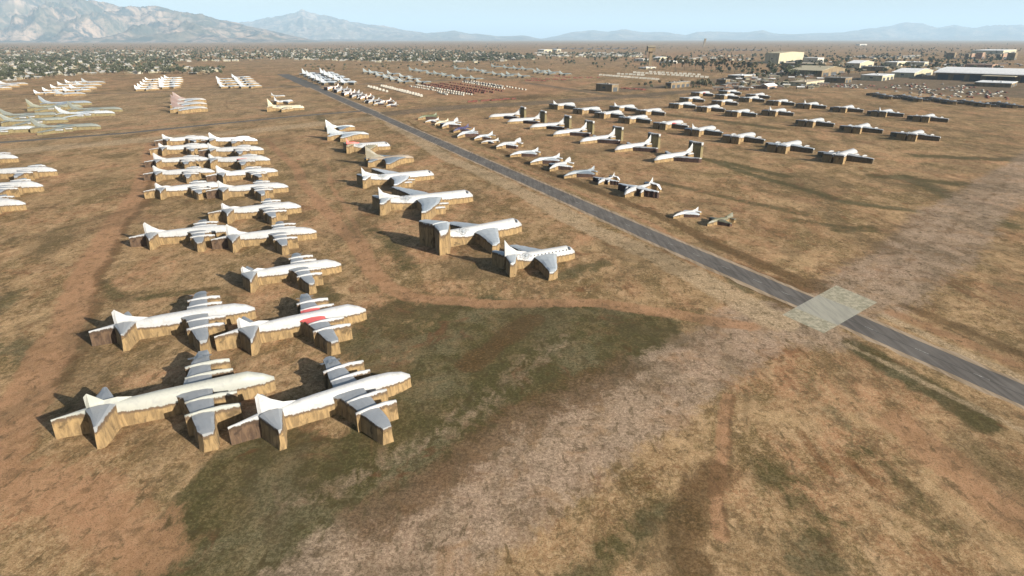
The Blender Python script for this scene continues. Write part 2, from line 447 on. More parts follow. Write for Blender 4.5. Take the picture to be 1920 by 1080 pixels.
# ------------------------------------------------------------------ aircraft skin
def skin_material(name, wall_a, wall_b, rim):
    k = NT(name, .62, .35)
    cap = k.attr('cap').outputs['Fac']
    Oc = k.coord('Object')
    streak = k.noise(1.0, 6, .65, k.coord('Object', (1.4, 1.4, .22)), .8)
    blotch = k.noise(.45, 5, .6, Oc, .6)
    fine = k.noise(2.6, 5, .7, Oc)
    info = k.n('ObjectInfo')
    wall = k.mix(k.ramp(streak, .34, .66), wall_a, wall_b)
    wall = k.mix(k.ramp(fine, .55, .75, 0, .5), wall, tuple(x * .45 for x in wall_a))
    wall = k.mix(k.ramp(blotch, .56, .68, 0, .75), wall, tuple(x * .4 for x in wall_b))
    skin = k.mix(k.ramp(k.noise(.8, 7, .75, Oc, .5), .46, .68, 0, .5), info.outputs['Color'], (.17, .175, .175))
    skin = k.mix(k.ramp(k.noise(5, 4, .7, Oc), .62, .8, 0, .35), skin, (.22, .21, .19))
    # red paint on the wing root where the aircraft carries it
    red = k.attr('red_root', 'OBJECT').outputs['Fac']
    sx = k.n('SeparateXYZ'); k.link(k.n('TexCoord').outputs['Object'], sx.inputs[0])
    ay = k.math('ABSOLUTE', sx.outputs[1])
    band = k.math('MULTIPLY', k.ramp(k.math('ADD', ay, blotch), 4.6, 5.2, 1, 0), red)
    skin = k.mix(band, skin, (.55, .10, .09))
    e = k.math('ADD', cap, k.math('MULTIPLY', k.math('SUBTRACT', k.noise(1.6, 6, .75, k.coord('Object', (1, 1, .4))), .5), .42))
    c = k.mix(k.ramp(e, .70, .86), wall, rim)  # ragged stained rim; the shadow under the cap edge is painted in here
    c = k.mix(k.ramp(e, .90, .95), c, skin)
    k.base(c)
    k.setin(k.b, 'Roughness', k.ramp(cap, .85, .95, .95, .5))
    k.bump(k.math('ADD', streak, fine), .25, .15)
    return k.m
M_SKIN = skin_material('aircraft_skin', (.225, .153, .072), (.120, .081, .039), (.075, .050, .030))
M_SHADE = skin_material('aircraft_skin_shade_sides', (.060, .032, .022), (.024, .014, .011), (.035, .02, .015))  # maroon wing walls, with the under-wing shadow put into their colour
M_BROWN_SHADE = skin_material('aircraft_skin_brown_shade_sides', (.085, .054, .032), (.040, .024, .015), (.04, .025, .015))  # stained boom walls, side shade painted in as dark brown
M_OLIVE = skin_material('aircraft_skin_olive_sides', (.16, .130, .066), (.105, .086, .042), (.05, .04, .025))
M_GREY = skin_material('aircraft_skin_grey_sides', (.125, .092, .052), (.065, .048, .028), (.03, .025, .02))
WHITE = (.27, .275, .28, 1); GREYW = (.20, .212, .225, 1); LGREY = (.27, .295, .315, 1); SAGE = (.12, .132, .118, 1); CAMO = (.075, .085, .04, 1)
BEIGE = (.38, .33, .23, 1); ROSE = (.17, .12, .11, 1); NAVY = (.03, .025, .07, 1); DGREY = (.13, .155, .18, 1)

def loft(axis, st, rnd, step=1.3, flare=.35, rag=.10, bulge=.72, zbot=-.3, rnd_top=False, base_z=None):
    """st: (s, lo, hi, z_side, z_top) along the axis; walls run down to the ground, the top is a shallow ridge."""
    S = []
    for a, b in zip(st[:-1], st[1:]):
        n = max(1, int(abs(b[0] - a[0]) / step))
        for i in range(n): S.append([a[k] + (b[k] - a[k]) * i / n for k in range(5)])
    S.append(list(st[-1]))
    V = []; T = []; F = []; smooth = []
    fr = [.0, .06, .22, .5, .78, .94, 1.0] if rnd_top else [.0, .16, .5, .84, 1.0]
    nf = len(fr)
    for i, (s, lo, hi, zs, zt) in enumerate(S):
        j = lambda a=1.0: rnd.uniform(-rag, rag) * a
        zb = zbot if base_z is None else base_z
        lo += j(); hi += j(); zs += j()
        ring = [(lo - flare - abs(j(2)), zb, 0), (lo - flare * .55 + j(), zb + (zs - zb) * .45, .42), (lo - flare * .2 + j(.6), zb + (zs - zb) * .8, .76)]
        for f in fr:
            h = zs + (zt - zs) * (math.sqrt(max(0, 1 - (2 * f - 1) ** 2)) if rnd_top else (0 if f in (0., 1.) else (1 if f == .5 else bulge)))
            ring.append((lo + (hi - lo) * f, h + (j(.35) if 0 < f < 1 else 0), .96 if f in (0., 1.) else 1.15))
        ring += [(hi + flare * .2 + j(.6), zb + (zs - zb) * .8, .76), (hi + flare * .55 + j(), zb + (zs - zb) * .45, .42), (hi + flare + abs(j(2)), zb, 0)]
        for (l, z, t) in ring:
            V.append((s, l, z) if axis == 'x' else (l, s, z)); T.append(t)
        if i:
            m = len(ring); b = i * m
            for q in range(m - 1):
                F.append((b - m + q, b - m + q + 1, b + q + 1, b + q)); smooth.append(3 <= q <= 1 + nf)
    m = 6 + nf
    F.append(tuple(range(m))); smooth.append(False)
    F.append(tuple(range(len(V) - m, len(V)))[::-1]); smooth.append(False)
    return V, F, T, smooth

def mesh_of(name, L, mat):
    V, F, T, smooth = L
    me = bpy.data.meshes.new(name); me.from_pydata(V, [], F); me.validate(); me.update()
    bm_fix(me)
    at = me.attributes.new('cap', 'FLOAT', 'POINT'); at.data.foreach_set('value', T)
    if name not in ('wing', 'tail_plane', 'tail_fin', 'tail_boom') and len(me.polygons) == len(smooth): me.polygons.foreach_set('use_smooth', smooth)
    me.materials.append(mat)
    return me

def bm_fix(me):
    import bmesh
    bm = bmesh.new(); bm.from_mesh(me); bmesh.ops.recalc_face_normals(bm, faces=bm.faces); bm.to_mesh(me); bm.free()

def roundel_mesh(name, r, mat):
    V = []; F = []
    n = 24
    for i in range(n):
        a = 2 * math.pi * i / n; V += [(math.cos(a) * r, math.sin(a) * r, 0), (math.cos(a) * r * .86, math.sin(a) * r * .86, 0)]
    for i in range(n):
        a = 2 * i; b = (2 * i + 2) % (2 * n); F.append((a, b, b + 1, a + 1))
    c = len(V); V.append((0, 0, 0))
    for i in range(10):
        a = math.pi / 2 + math.pi * i / 5; q = r * .82 if i % 2 == 0 else r * .34
        V.append((math.cos(a) * q, math.sin(a) * q, 0))
    for i in range(10): F.append((c, c + 1 + i, c + 1 + (i + 1) % 10))
    for sx in (-1, 1):     # side bars
        b = len(V); V += [(sx * r * 1.05, -.3 * r, 0), (sx * r * 1.9, -.3 * r, 0), (sx * r * 1.9, -.1 * r, 0), (sx * r * 1.05, -.1 * r, 0),
                          (sx * r * 1.05, .1 * r, 0), (sx * r * 1.9, .1 * r, 0), (sx * r * 1.9, .3 * r, 0), (sx * r * 1.05, .3 * r, 0)]
        F += [(b, b + 1, b + 2, b + 3), (b + 4, b + 5, b + 6, b + 7)]
    me = bpy.data.meshes.new(name); me.from_pydata(V, [], F); me.update(); me.materials.append(mat); return me
kr = NT('faded_marking', .7, .2); kr.base((.16, .18, .20))
M_ROUND = kr.m
ME_ROUND = roundel_mesh('insignia', 1.15, M_ROUND)

def mir(st): return [(-s, lo, hi, zs, zt) for s, lo, hi, zs, zt in st]

def cockpit(x, w, z0, z1):
    """dark windscreen band wrapped over the nose shoulders"""
    V = []; F = []
    for sx, k in ((x - .35, 1.0), (x + .55, .80)):
        for y, z in ((-w * k, z0 - .3 * (sx > x)), (-w * .72 * k, z1 - .35 * (sx > x)), (w * .72 * k, z1 - .35 * (sx > x)), (w * k, z0 - .3 * (sx > x))): V.append((sx, y * 1.06, z + .12))
        for y, z in ((-w * k, z0 - .3 * (sx > x)), (-w * .72 * k, z1 - .35 * (sx > x)), (w * .72 * k, z1 - .35 * (sx > x)), (w * k, z0 - .3 * (sx > x))): V.append((sx, y * .9, z - .25))
    for i in range(3): F.append((i, i + 1, i + 9, i + 8)); F.append((i, i + 4, i + 5, i + 1)); F.append((8 + i, 9 + i, 13 + i, 12 + i))
    F += [(0, 8, 12, 4), (3, 7, 15, 11)]
    me = bpy.data.meshes.new('cockpit_window'); me.from_pydata(V, [], F); me.update(); bm_fix(me); me.materials.append(M_GLASS); return me
def window_row(x0, x1, y, z, n):
    V = []; F = []
    for sgn in (-1, 1):
        for i in range(n):
            x = x0 + (x1 - x0) * i / (n - 1); b = len(V)
            V += [(x - .16, sgn * y * .99, z - .16), (x + .16, sgn * y * .99, z - .16), (x + .16, sgn * y * .955, z + .22), (x - .16, sgn * y * .955, z + .22),
                  (x - .16, sgn * y * .9, z - .16), (x + .16, sgn * y * .9, z - .16), (x + .16, sgn * y * .87, z + .22), (x - .16, sgn * y * .87, z + .22)]
            F += [(b, b + 1, b + 2, b + 3), (b, b + 4, b + 5, b + 1), (b + 1, b + 5, b + 6, b + 2), (b + 2, b + 6, b + 7, b + 3), (b + 3, b + 7, b + 4, b)]
    me = bpy.data.meshes.new('window_row'); me.from_pydata(V, [], F); me.update(); me.materials.append(M_GLASS); return me
kgl = NT('dark_glass', .3, .5); kgl.base((.035, .04, .05)); M_GLASS = kgl.m

class Kit:
    """A kind of aircraft: parts as (name, mesh, colour key, extra) sharing the thing's frame (+X is the nose)."""
    def __init__(s, name, cat, length, x0): s.name = name; s.cat = cat; s.len = length; s.x0 = x0; s.parts = []
    def add(s, name, L, mat=None, c='top', loc=(0, 0, 0), rot=(0, 0, 0)):
        me = L if isinstance(L, bpy.types.Mesh) else mesh_of(name, L, mat or M_SKIN)
        s.parts.append((name, me, c, loc, rot)); return me

def kit_patrol(seed, boom=True, fin=8.4, wall=M_SKIN):
    """four-engined straight-winged patrol turboprop with a tail boom"""
    rnd = random.Random(seed); k = Kit('aircraft', 'aircraft', 35.6, 0)
    r = lambda a: rnd.uniform(-a, a)
    k.add('fuselage', loft('x', [(-13, -.6, .6, 3.6, 4.5), (-9, -1.05, 1.05, 3.0, 4.7), (-2, -1.35, 1.35, 2.6, 5.0), (9, -1.4, 1.4, 2.6, 5.1), (13, -1.35, 1.35, 2.6, 4.9 + r(.2)),
                                 (15.6, -.9, .9, 2.4, 4.0), (17.5, -.3, .3, 2.3, 2.8)], rnd, rnd_top=True, rag=.06, flare=.22), wall)
    if boom: k.add('tail_boom', loft('x', [(-18.2, -.15, .15, 3.5, 3.7), (-15, -.35, .35, 3.8, 4.15), (-12.7, -.65, .65, 4.0, 4.5)], rnd, rag=.06), M_BROWN_SHADE if seed in (1, 3) else wall)
    k.add('tail_fin', loft('x', [(-12.9, -.10, .10, 4.2, fin - .6), (-12.3, -.5, .5, 4.3, fin), (-10.2, -.55, .55, 4.4, fin - 1.9), (-8.2, -.45, .45, 4.4, 5.4), (-6, -.25, .25, 4.5, 4.9)], rnd, bulge=.24, rag=.05, base_z=3.5), wall)
    for sgn in (1, -1):
        st = [(.8, -12.9, -8.6, 4.4, 4.9), (3.2, -12.1, -9.4, 4.4, 4.7), (6.6 + r(.5), -11.2, -10.6, 4.3, 4.4)]
        k.add('tail_plane', loft('y', st if sgn > 0 else mir(st), rnd, flare=.25, step=1.6), wall, 'wing')
        st = [(.9, .4, 6.9, 3.7, 4.0), (2.4, 1.9, 6.8, 3.75, 4.0), (4.6, 2.3, 6.8, 3.75, 3.98), (9.4, 3.1, 6.7, 3.7, 3.9), (14.6, 4.1, 6.6, 3.6, 3.75), (15.8 + r(.4), 4.7, 6.3, 3.5, 3.6)]
        k.add('wing', loft('y', st if sgn > 0 else mir(st), rnd, flare=.2), wall, 'wing')
        for y in (4.6, 9.2):
            y *= sgn
            st = [(2.2, y - .2, y + .2, 3.9, 4.1), (5, y - .3, y + .3, 3.9, 4.35), (8, y - .36, y + .36, 3.9, 4.4), (10.4 + r(.7), y - .3, y + .3, 3.7, 4.05)]
            k.add('engine', loft('x', st, rnd, flare=.25, rag=.07), wall, 'engine')
    k.add('insignia', ME_ROUND, None, 'mark', (4.9, 12.4, 4.06), (R(-3), 0, 0))
    return k

def kit_jetliner(seed, L=38.0, span=44.0, swept=True, pods=True, tall=9.6, tee=False, blunt=0):
    """big white swept-wing jet: sharp fin, tailplane and wing tips run down to the ground as tan blocks"""
    rnd = random.Random(seed); k = Kit('aircraft', 'aircraft', L, 0)
    r = lambda a: rnd.uniform(-a, a); h = L / 2; s = span / 2
    k.add('fuselage', loft('x', [(-h, -.6, .6, 4.0, 5.0), (-h + 5, -1.15, 1.15, 3.1, 5.1), (-h * .4, -1.5, 1.5, 2.4, 5.1), (h * .6, -1.5, 1.5, 2.3, 5.1),
                                 (h - 3.5, -1.45, 1.45, 2.3, 5.1), (h - 1.5, -1.0, 1.0, 2.2, 4.2), (h, -.4, .4, 2.1, 2.7)], rnd, rag=.05, rnd_top=True), M_SKIN)
    k.add('cockpit_window', cockpit(h - 2.7, 1.26, 3.95, 4.6), None, 'mark')
    if not swept and not tee: k.add('window_row', window_row(-h * .35, h * .7, 1.52, 3.9, 11), None, 'mark')
    if not tee:
        k.add('tail_fin', loft('x', [(-h - .6, -.28, .28, 4.8, tall), (-h + 1.2, -.38, .38, 4.9, tall - 2.4), (-h + 4, -.5, .5, 5.0, 6.1), (-h + 7.5, -.3, .3, 5.0, 5.3)], rnd, bulge=.62, rag=.04, base_z=3.4), M_SKIN)
    z = 7.6 if tee else 4.9
    for sgn in (1, -1):
        o = 1.2 if tee else 0
        st = [(.5, -h - o - .3, -h + 3.8, z, z + .35), (6.9 + r(.4), -h - o - 1.9, -h - .2, z - .1, z + .1)]
        k.add('tail_plane', loft('y', st if sgn > 0 else mir(st), rnd, flare=.2, rag=.08), M_SKIN, 'wing')
        if swept: st = [(1.5, -5.0, 5.2, 3.3, 3.9), (s * .45, -5.6, 1.2, 3.5, 3.9), (s * .93, -8.6, -5.9, 3.9, 4.1), (s, -9.3, -7.6, 4.0, 4.1)]
        else: st = [(1.5, -3.4, 5.2, 3.2, 3.8), (s * .4, -3.4, 2.6, 3.1, 3.5), (s * .92, -5.0, -1.9, 2.9, 3.2), (s, -5.3, -3.6, 2.8, 2.9)]
        k.add('wing', loft('y', st if sgn > 0 else mir(st), rnd, flare=.25), M_SKIN, 'wing')
        if pods:
            for fy, x in ((.36, 3.6), (.60, .4)):
                y = s * fy * sgn
                k.add('engine', loft('x', [(x - 2.8, y - .45, y + .45, 2.4, 2.8), (x, y - .65, y + .65, 2.4, 2.9), (x + 2.2, y - .5, y + .5, 2.3, 2.6)], rnd, flare=.15), M_SKIN, 'engine')
    k.add('insignia', ME_ROUND, None, 'mark', (-h * .48, -1.42, 4.35), (R(66), 0, 0))
    return k

def kit_ttail(seed):
    rnd = random.Random(seed); k = Kit('aircraft', 'aircraft', 31.0, 0)
    k.add('fuselage', loft('x', [(-12.3, -.6, .6, 3.6, 4.4), (-8.5, -1.2, 1.2, 2.7, 4.3), (-3, -1.45, 1.45, 2.0, 4.1), (10, -1.45, 1.45, 1.8, 4.0), (13.3, -1.15, 1.15, 1.6, 3.4), (15.5, -.4, .4, 1.3, 1.7)], rnd, rag=.05, rnd_top=True), M_SKIN)
    k.add('tail_fin', loft('x', [(-15.4, -.35, .35, 3.5, 9.2), (-13.2, -.4, .4, 4.0, 8.6), (-11.2, -.45, .45, 4.0, 6.0), (-8.5, -.3, .3, 4.1, 4.4)], rnd, bulge=.7, rag=.04, base_z=2.5), M_SKIN)
    for sgn in (1, -1):
        st = [(.15, -16.0, -13.2, 9.0, 9.25), (4.8, -16.9, -15.2, 8.9, 9.1)]
        k.add('tail_plane', loft('y', st if sgn > 0 else mir(st), rnd, flare=.12, rag=.05), M_OLIVE)
        st = [(1.2, -4.2, 2.6, 2.1, 2.5), (6.5, -4.6, -.6, 2.3, 2.6), (13.2, -7.2, -5.4, 2.5, 2.6)]
        k.add('wing', loft('y', st if sgn > 0 else mir(st), rnd, flare=.15), M_SHADE, 'wing')
        y = 2.3 * sgn
        k.add('engine', loft('x', [(-12.0, y - .5, y + .5, 2.9, 3.4), (-9.5, y - .65, y + .65, 3.0, 3.7), (-7.5, y - .5, y + .5, 2.9, 3.3)], rnd, flare=.15), M_SKIN)
    return k

def kit_transport(seed, fin=7.6):
    """high-wing turboprop seen from behind: tailplane and wing are blocks down to the ground"""
    rnd = random.Random(seed); k = Kit('aircraft', 'aircraft', 27.0, 0); r = lambda a: rnd.uniform(-a, a)
    k.add('fuselage', loft('x', [(-1, -1.1, 1.1, 3.2, 4.4), (5, -1.9, 1.9, 3.0, 5.0), (14, -2.0, 2.0, 3.0, 5.2), (22, -2.0, 2.0, 3.0, 5.4 + r(.3)), (25.5, -1.5, 1.5, 2.6, 4.4), (27, -.7, .7, 2.2, 2.8)], rnd, rnd_top=True, rag=.07), M_SKIN)
    k.add('tail_fin', loft('x', [(-2.4, -.5, .5, 3.4, fin), (-.6, -.6, .6, 3.6, fin - 1.7), (2.5, -.5, .5, 4.2, 5.0), (5, -.3, .3, 4.6, 4.9)], rnd, bulge=.35, rag=.06, base_z=2.6), M_SKIN)
    for sgn in (1, -1):
        st = [(.6, -2.9, 1.8, 4.7, 5.1), (3.5, -2.7, 1.3, 4.7, 5.0), (5.9 + r(.4), -2.4, -.2, 4.6, 4.8)]
        k.add('tail_plane', loft('y', st if sgn > 0 else mir(st), rnd, flare=.25), M_SKIN, 'wing')
        st = [(1.6, 10.2, 15.0, 3.4, 4.0), (7, 10.8, 14.4, 3.0, 3.4), (13.5, 11.6, 13.9, 2.8, 3.0), (15.0 + r(.5), 11.8, 13.4, 2.7, 2.8)]
        k.add('wing', loft('y', st if sgn > 0 else mir(st), rnd, flare=.2), M_GREY, 'wing')
        for y in (4.8, 9.2):
            y *= sgn
            k.add('engine', loft('x', [(12, y - .3, y + .3, 3.2, 3.6), (15, y - .5, y + .5, 3.3, 3.9), (18.3 + r(.4), y - .5, y + .5, 2.9, 3.3)], rnd, flare=.2), M_SKIN, 'engine')
    return k

def kit_bomber(seed, fin=13.0):
    rnd = random.Random(seed); k = Kit('aircraft', 'aircraft', 48.0, 0)
    k.add('fuselage', loft('x', [(-24, -.8, .8, 3.6, 4.8), (-10, -1.4, 1.4, 3.3, 4.8), (6, -1.8, 1.8, 3.0, 5.2), (17, -1.7, 1.7, 3.0, 5.4), (21.5, -1.3, 1.3, 2.7, 4.4), (24, -.4, .4, 2.3, 2.7)], rnd, rag=.08), M_OLIVE)
    k.add('tail_fin', loft('x', [(-27.2, -.25, .25, 9.5, fin), (-24.5, -.35, .35, 4.8, fin - 2.0), (-21.5, -.4, .4, 4.6, 7.2), (-16, -.3, .3, 4.6, 5.0)], rnd, bulge=.7, rag=.05, base_z=4.0), M_OLIVE)
    for sgn in (1, -1):
        st = [(.8, -25, -20.5, 4.0, 4.4), (8.2, -26.5, -24.6, 3.9, 4.1)]
        k.add('tail_plane', loft('y', st if sgn > 0 else mir(st), rnd, flare=.3), M_OLIVE, 'wing')
        st = [(1.5, -4.5, 6.2, 3.6, 4.6), (10, -6.0, -.2, 3.4, 4.1), (27, -16.5, -12.6, 2.4, 2.8)]
        k.add('wing', loft('y', st if sgn > 0 else mir(st), rnd, flare=.3), M_OLIVE, 'wing')
        for y, x in ((10, 2), (17, -3)):
            y *= sgn
            k.add('engine', loft('x', [(x - 3, y - .8, y + .8, 2.2, 2.9), (x + 2.8, y - .9, y + .9, 2.2, 3.0)], rnd, flare=.15), M_OLIVE, 'engine')
    return k

def kit_swinger(seed, wall=None, L=41.0):
    """slender grey jet with a tall sharp fin and low swept wings"""
    rnd = random.Random(seed); wall = wall or M_SKIN; k = Kit('aircraft', 'aircraft', L, 0); h = L / 2
    k.add('fuselage', loft('x', [(-h, -1.4, 1.4, 3.4, 4.4), (-h * .3, -1.9, 1.9, 3.4, 4.6), (h * .3, -2.1, 2.1, 3.3, 5.0), (h * .75, -1.3, 1.3, 3.2, 4.5), (h, -.3, .3, 2.6, 3.0)], rnd), wall)
    k.add('tail_fin', loft('x', [(-h - 1.5, -.25, .25, 4.0, 11.5), (-h + 1.5, -.35, .35, 4.2, 9.2), (-h + 5, -.4, .4, 4.3, 6.2), (-h + 9, -.3, .3, 4.4, 4.8)], rnd, bulge=.7, rag=.05, base_z=3.2), wall)
    for sgn in (1, -1):
        st = [(1.2, -h, -h + 5.5, 3.4, 3.8), (6.0, -h - 1.5, -h + 1, 3.3, 3.5)]
        k.add('tail_plane', loft('y', st if sgn > 0 else mir(st), rnd, flare=.3), wall, 'wing')
        st = [(1.6, -5.5, 8.5, 3.5, 4.2), (5, -5, 3.5, 3.4, 3.9), (14.5, -6.5, -3.5, 3.1, 3.3)]
        k.add('wing', loft('y', st if sgn > 0 else mir(st), rnd, flare=.3), wall, 'wing')
    return k

def kit_fighter(seed, L=15.0, span=9.5, tall=4.2, delta=False, block=False):
    rnd = random.Random(seed); k = Kit('aircraft', 'aircraft', L, 0); h = L / 2; s = span / 2
    dz = rnd.uniform(-.2, .2)
    k.add('fuselage', loft('x', [(-h, -.5, .5, 1.5, 2.2), (-h * .2, -.8, .8, 1.6 + dz, 2.5), (h * .35, -.75, .75, 1.5, 2.7), (h * .7, -.45, .45, 1.3, 2.1), (h, -.12, .12, 1.0, 1.2)], rnd, step=.9, rag=.09, flare=.2), M_SKIN)
    if block: st = [(-h - .8, -.7, .7, 2.0, tall), (-h + 1.4, -.8, .8, 2.0, tall - .5), (-h + 2.6, -.3, .3, 2.0, 2.6)]
    else: st = [(-h - .3, -.15, .15, 2.0, tall), (-h + 1.4, -.2, .2, 2.1, tall - 1), (-h + 3.2, -.2, .2, 2.1, 2.4)]
    k.add('tail_fin', loft('x', st, rnd, step=.8, bulge=.6, rag=.05, flare=.1, base_z=(-.3 if block else 1.4)), M_SKIN)
    for sgn in (1, -1):
        st = [(.4, -h - .2, -h + 1.8, 1.6, 1.8), (s * .45, -h - .6, -h + .5, 1.5, 1.6)]
        k.add('tail_plane', loft('y', st if sgn > 0 else mir(st), rnd, step=.8, flare=.15), M_SKIN, 'wing')
        if delta: st = [(.6, -h * .7, h * .3, 1.6, 2.0), (s, -h * .65, -h * .45, 1.3, 1.4)]
        else: st = [(.6, -1.7, 1.9, 1.6, 2.1), (s * .6, -1.5, .6, 1.5, 1.8), (s, -1.6, -.5, 1.3, 1.4)]
        k.add('wing', loft('y', st if sgn > 0 else mir(st), rnd, step=.8, flare=.15), M_SHADE, 'wing')
    return k

def kit_straight(seed):
    """small straight-winged jet with two wing nacelles and a fan-shaped tail block"""
    rnd = random.Random(seed); k = Kit('aircraft', 'aircraft', 19.0, 0)
    k.add('fuselage', loft('x', [(-9, -.6, .6, 3.0, 3.6), (-2, -1.0, 1.0, 2.6, 3.7), (5, -1.15, 1.15, 2.3, 3.9), (8.3, -.9, .9, 1.9, 3.1), (9.8, -.4, .4, 1.2, 1.5)], rnd, step=.9, rag=.07, flare=.2), M_SKIN)
    k.add('tail_fin', loft('x', [(-10.6, -.2, .2, 3.4, 6.3), (-9.2, -.3, .3, 3.4, 4.6), (-7.6, -.2, .2, 3.4, 3.6)], rnd, step=.8, bulge=.6, rag=.04, flare=.1, base_z=2.6), M_SKIN)
    for sgn in (1, -1):
        st = [(.2, -10.6, -8.3, 3.7, 4.0), (3.6, -11.0, -9.2, 3.2, 3.4), (5.0, -11, -10, 1.2, 1.4)]
        k.add('tail_plane', loft('y', st if sgn > 0 else mir(st), rnd, step=.8, flare=.12), M_SKIN, 'wing')
        st = [(.9, -1.2, 2.6, 3.2, 3.7), (6, -.9, 1.7, 3.0, 3.3), (10.8, -.6, .5, 2.9, 3.05)]
        k.add('wing', loft('y', st if sgn > 0 else mir(st), rnd, step=.8, flare=.12), M_SHADE, 'wing')
        y = 4.2 * sgn
        k.add('engine', loft('x', [(-.6, y - .5, y + .5, 2.6, 3.4), (3.0, y - .55, y + .55, 2.3, 3.0), (3.9, y - .3, y + .3, 1.8, 2.1)], rnd, step=.8, flare=.15), M_SKIN)
    return k

def spawn(k, x, y, rz, sc, label, group=None, top=WHITE, wing=GREYW, engine=None, red=0, skip=(), cols=None):
    o = bpy.data.objects.new(k.name, None); col.objects.link(o)
    o.location = (x, y, 0); o.rotation_euler = (0, 0, rz); o.scale = (sc,) * 3
    o.empty_display_size = 3
    tag(o, label, k.cat, group)
    cmap = {'top': top, 'wing': wing, 'engine': engine or top, 'mark': top}
    for (nm, me, c, loc, rot) in k.parts:
        if nm in skip: continue
        p = bpy.data.objects.new(nm, me); col.objects.link(p); p.parent = o
        p.location = loc; p.rotation_euler = rot
        p.color = (cols or {}).get(nm, cmap[c])
        p['red_root'] = float(red if nm == 'wing' else 0)
    return o

def place(k, nose, tail, label, group=None, z=(3.4, 4.0), lim=(.88, 1.12), hd=None, nx=None, **kw):
    """Set an aircraft between a nose point and a tail point read on the photograph and dropped on the ground plane."""
    N = np.array(G(*nose, z[0])); T = np.array(G(*tail, z[1])); d = N - T
    L = np.hypot(*d); rz = math.atan2(d[1], d[0]) if hd is None else R(hd)
    sc = min(max(L / k.len, lim[0]), lim[1])
    u = np.array([math.cos(rz), math.sin(rz)])
    c = (N + T) / 2 if hd is None else N - u * k.len * sc / 2
    return spawn(k, c[0], c[1], rz, sc, label, group, **kw)

# ------------------------------------------------------------------ patrol aircraft, left block
KP = [kit_patrol(s, True, f) for s, f in ((1, 8.6), (2, 7.2), (3, 8.0))]
KPN = kit_patrol(5, False, 6.6)
PG = 'patrol turboprops parked in two files'
right_file = [((770, 694), (430, 794)), ((687, 573), (404, 626)), ((632, 489), (430, 515)), ((594, 428), (397, 445)), ((565, 382), (391, 396)),
              ((541, 345), (387, 355)), ((521, 316), (387, 327)), ((507, 296), (373, 300)), ((495, 277), (373, 281)), ((483, 260), (378, 261))]
left_file = [((516, 700), (99, 783)), ((479, 571), (169, 617)), ((445, 424), (243, 441)), ((420, 343), (270, 355)), ((403, 317), (269, 323)),
             ((391, 295), (274, 300)), ((399, 272), (281, 278)), ((394, 256), (290, 262))]
for i, (n, t) in enumerate(right_file):
    extra = {0: 'nearest of all, ', 1: 'red wing root, '}.get(i, '')
    lab = f'white patrol plane, {extra}{ORD[i]} from the front in the right file'
    place(KPN if i == 2 else KP[i % 3], n, t, lab, PG, red=1 if i in (1, 7) else 0, top=(.45, .46, .47, 1) if i == 9 else WHITE)
for i, (n, t) in enumerate(left_file):
    lab = f'{"dull greyish" if i == 0 else "white"} patrol plane, {ORD[i]} from the front in the left file'
    place(KP[(i + 1) % 3], n, t, lab, PG, top=(.24, .245, .22, 1) if i == 0 else WHITE, wing=(.19, .20, .21, 1))
for i, (n, hd) in enumerate([((48, 377), 19), ((81, 344), 19), ((107, 316), 18), ((34, 292), 17)]):
    lab = f'white patrol plane cut off by the left picture edge, {ORD[i]} from the front'
    place(KP[i % 3], n, n, lab, 'patrol planes at the left edge', hd=hd, lim=(.98, 1))

# ------------------------------------------------------------------ big jets beside the road
JG = 'large jets in a line left of the road'
KJ = kit_jetliner(11)
KJ2 = kit_jetliner(12, 26.5, 30.0, False, False, 10.5)
KJ3 = kit_jetliner(13, 31.0, 29.0, False, False, 8, True)
place(KJ2, (1077, 464), (949, 482), 'white jet with small windows and sharp fin, nearest in the line beside the road', JG, wing=LGREY)
place(KJ3, (977, 418), (822, 440), 'white jet with tall tan tail block, second in the line beside the road', JG, z=(3.0, 4.5), wing=LGREY)
place(KJ, (886, 362), (714, 377), 'long white four-engine jet, third in the line beside the road', JG, wing=LGREY)
place(KJ, (813, 322), (681, 332), 'white four-engine jet with sharp fin, fourth in the line beside the road', JG, wing=(.38, .40, .42, 1), lim=(.8, 1.1))
KO = kit_jetliner(14, 27, 30, False, False, 8.5)
KO2 = kit_swinger(15, None, 27)
place(KO2, (775, 292), (691, 296), 'grey and rusty orange jet lying behind the fourth white jet beside the road', JG, wing=DGREY, top=(.24, .25, .22, 1), lim=(.9, 1.15), cols={'tail_fin': (.13, .115, .08, 1), 'fuselage': (.19, .15, .11, 1)})
place(KO, (731, 269), (652, 272), 'white and ochre jet with a red fin, behind the rusty orange jet', JG, wing=(.24, .205, .12, 1), lim=(.85, 1.1), cols={'tail_fin': (.60, .10, .09, 1)})
place(KO2, (691, 249), (618, 250), 'pale grey swept-wing jet behind the jet with the red fin', JG, wing=LGREY, top=LGREY)
place(KO2, (665, 234), (614, 236), 'small grey jet, farthest in the line of jets beside the road', JG, wing=DGREY, top=(.33, .36, .37, 1), lim=(.7, 1))

# ------------------------------------------------------------------ T-tails and transports right of the road
TG = 'T-tail jets in a slanting row'
KT = [kit_ttail(21), kit_ttail(22)]
for i, (n, t) in enumerate([((1226, 305), (1299, 295.5)), ((1152, 285.5), (1225, 277)), ((1087, 270), (1159, 262.6)), ((1037, 256), (1102, 250)), ((993, 242.6), (1056, 239.3)),
                            ((951, 232), (1014, 229)), ((916, 223), (974, 220.6))]):
    N = np.array(G(*n)); T = np.array(G(*t)); d = N - T; u = d / np.hypot(*d)
    rz = math.atan2(d[1], d[0]); c = N - u * 15.5
    spawn(KT[i % 2], c[0], c[1], rz, 1.0, f'white T-tail jet with tall flat tail block, {ORD[i]} from the front of the slanting row', TG, wing=WHITE)

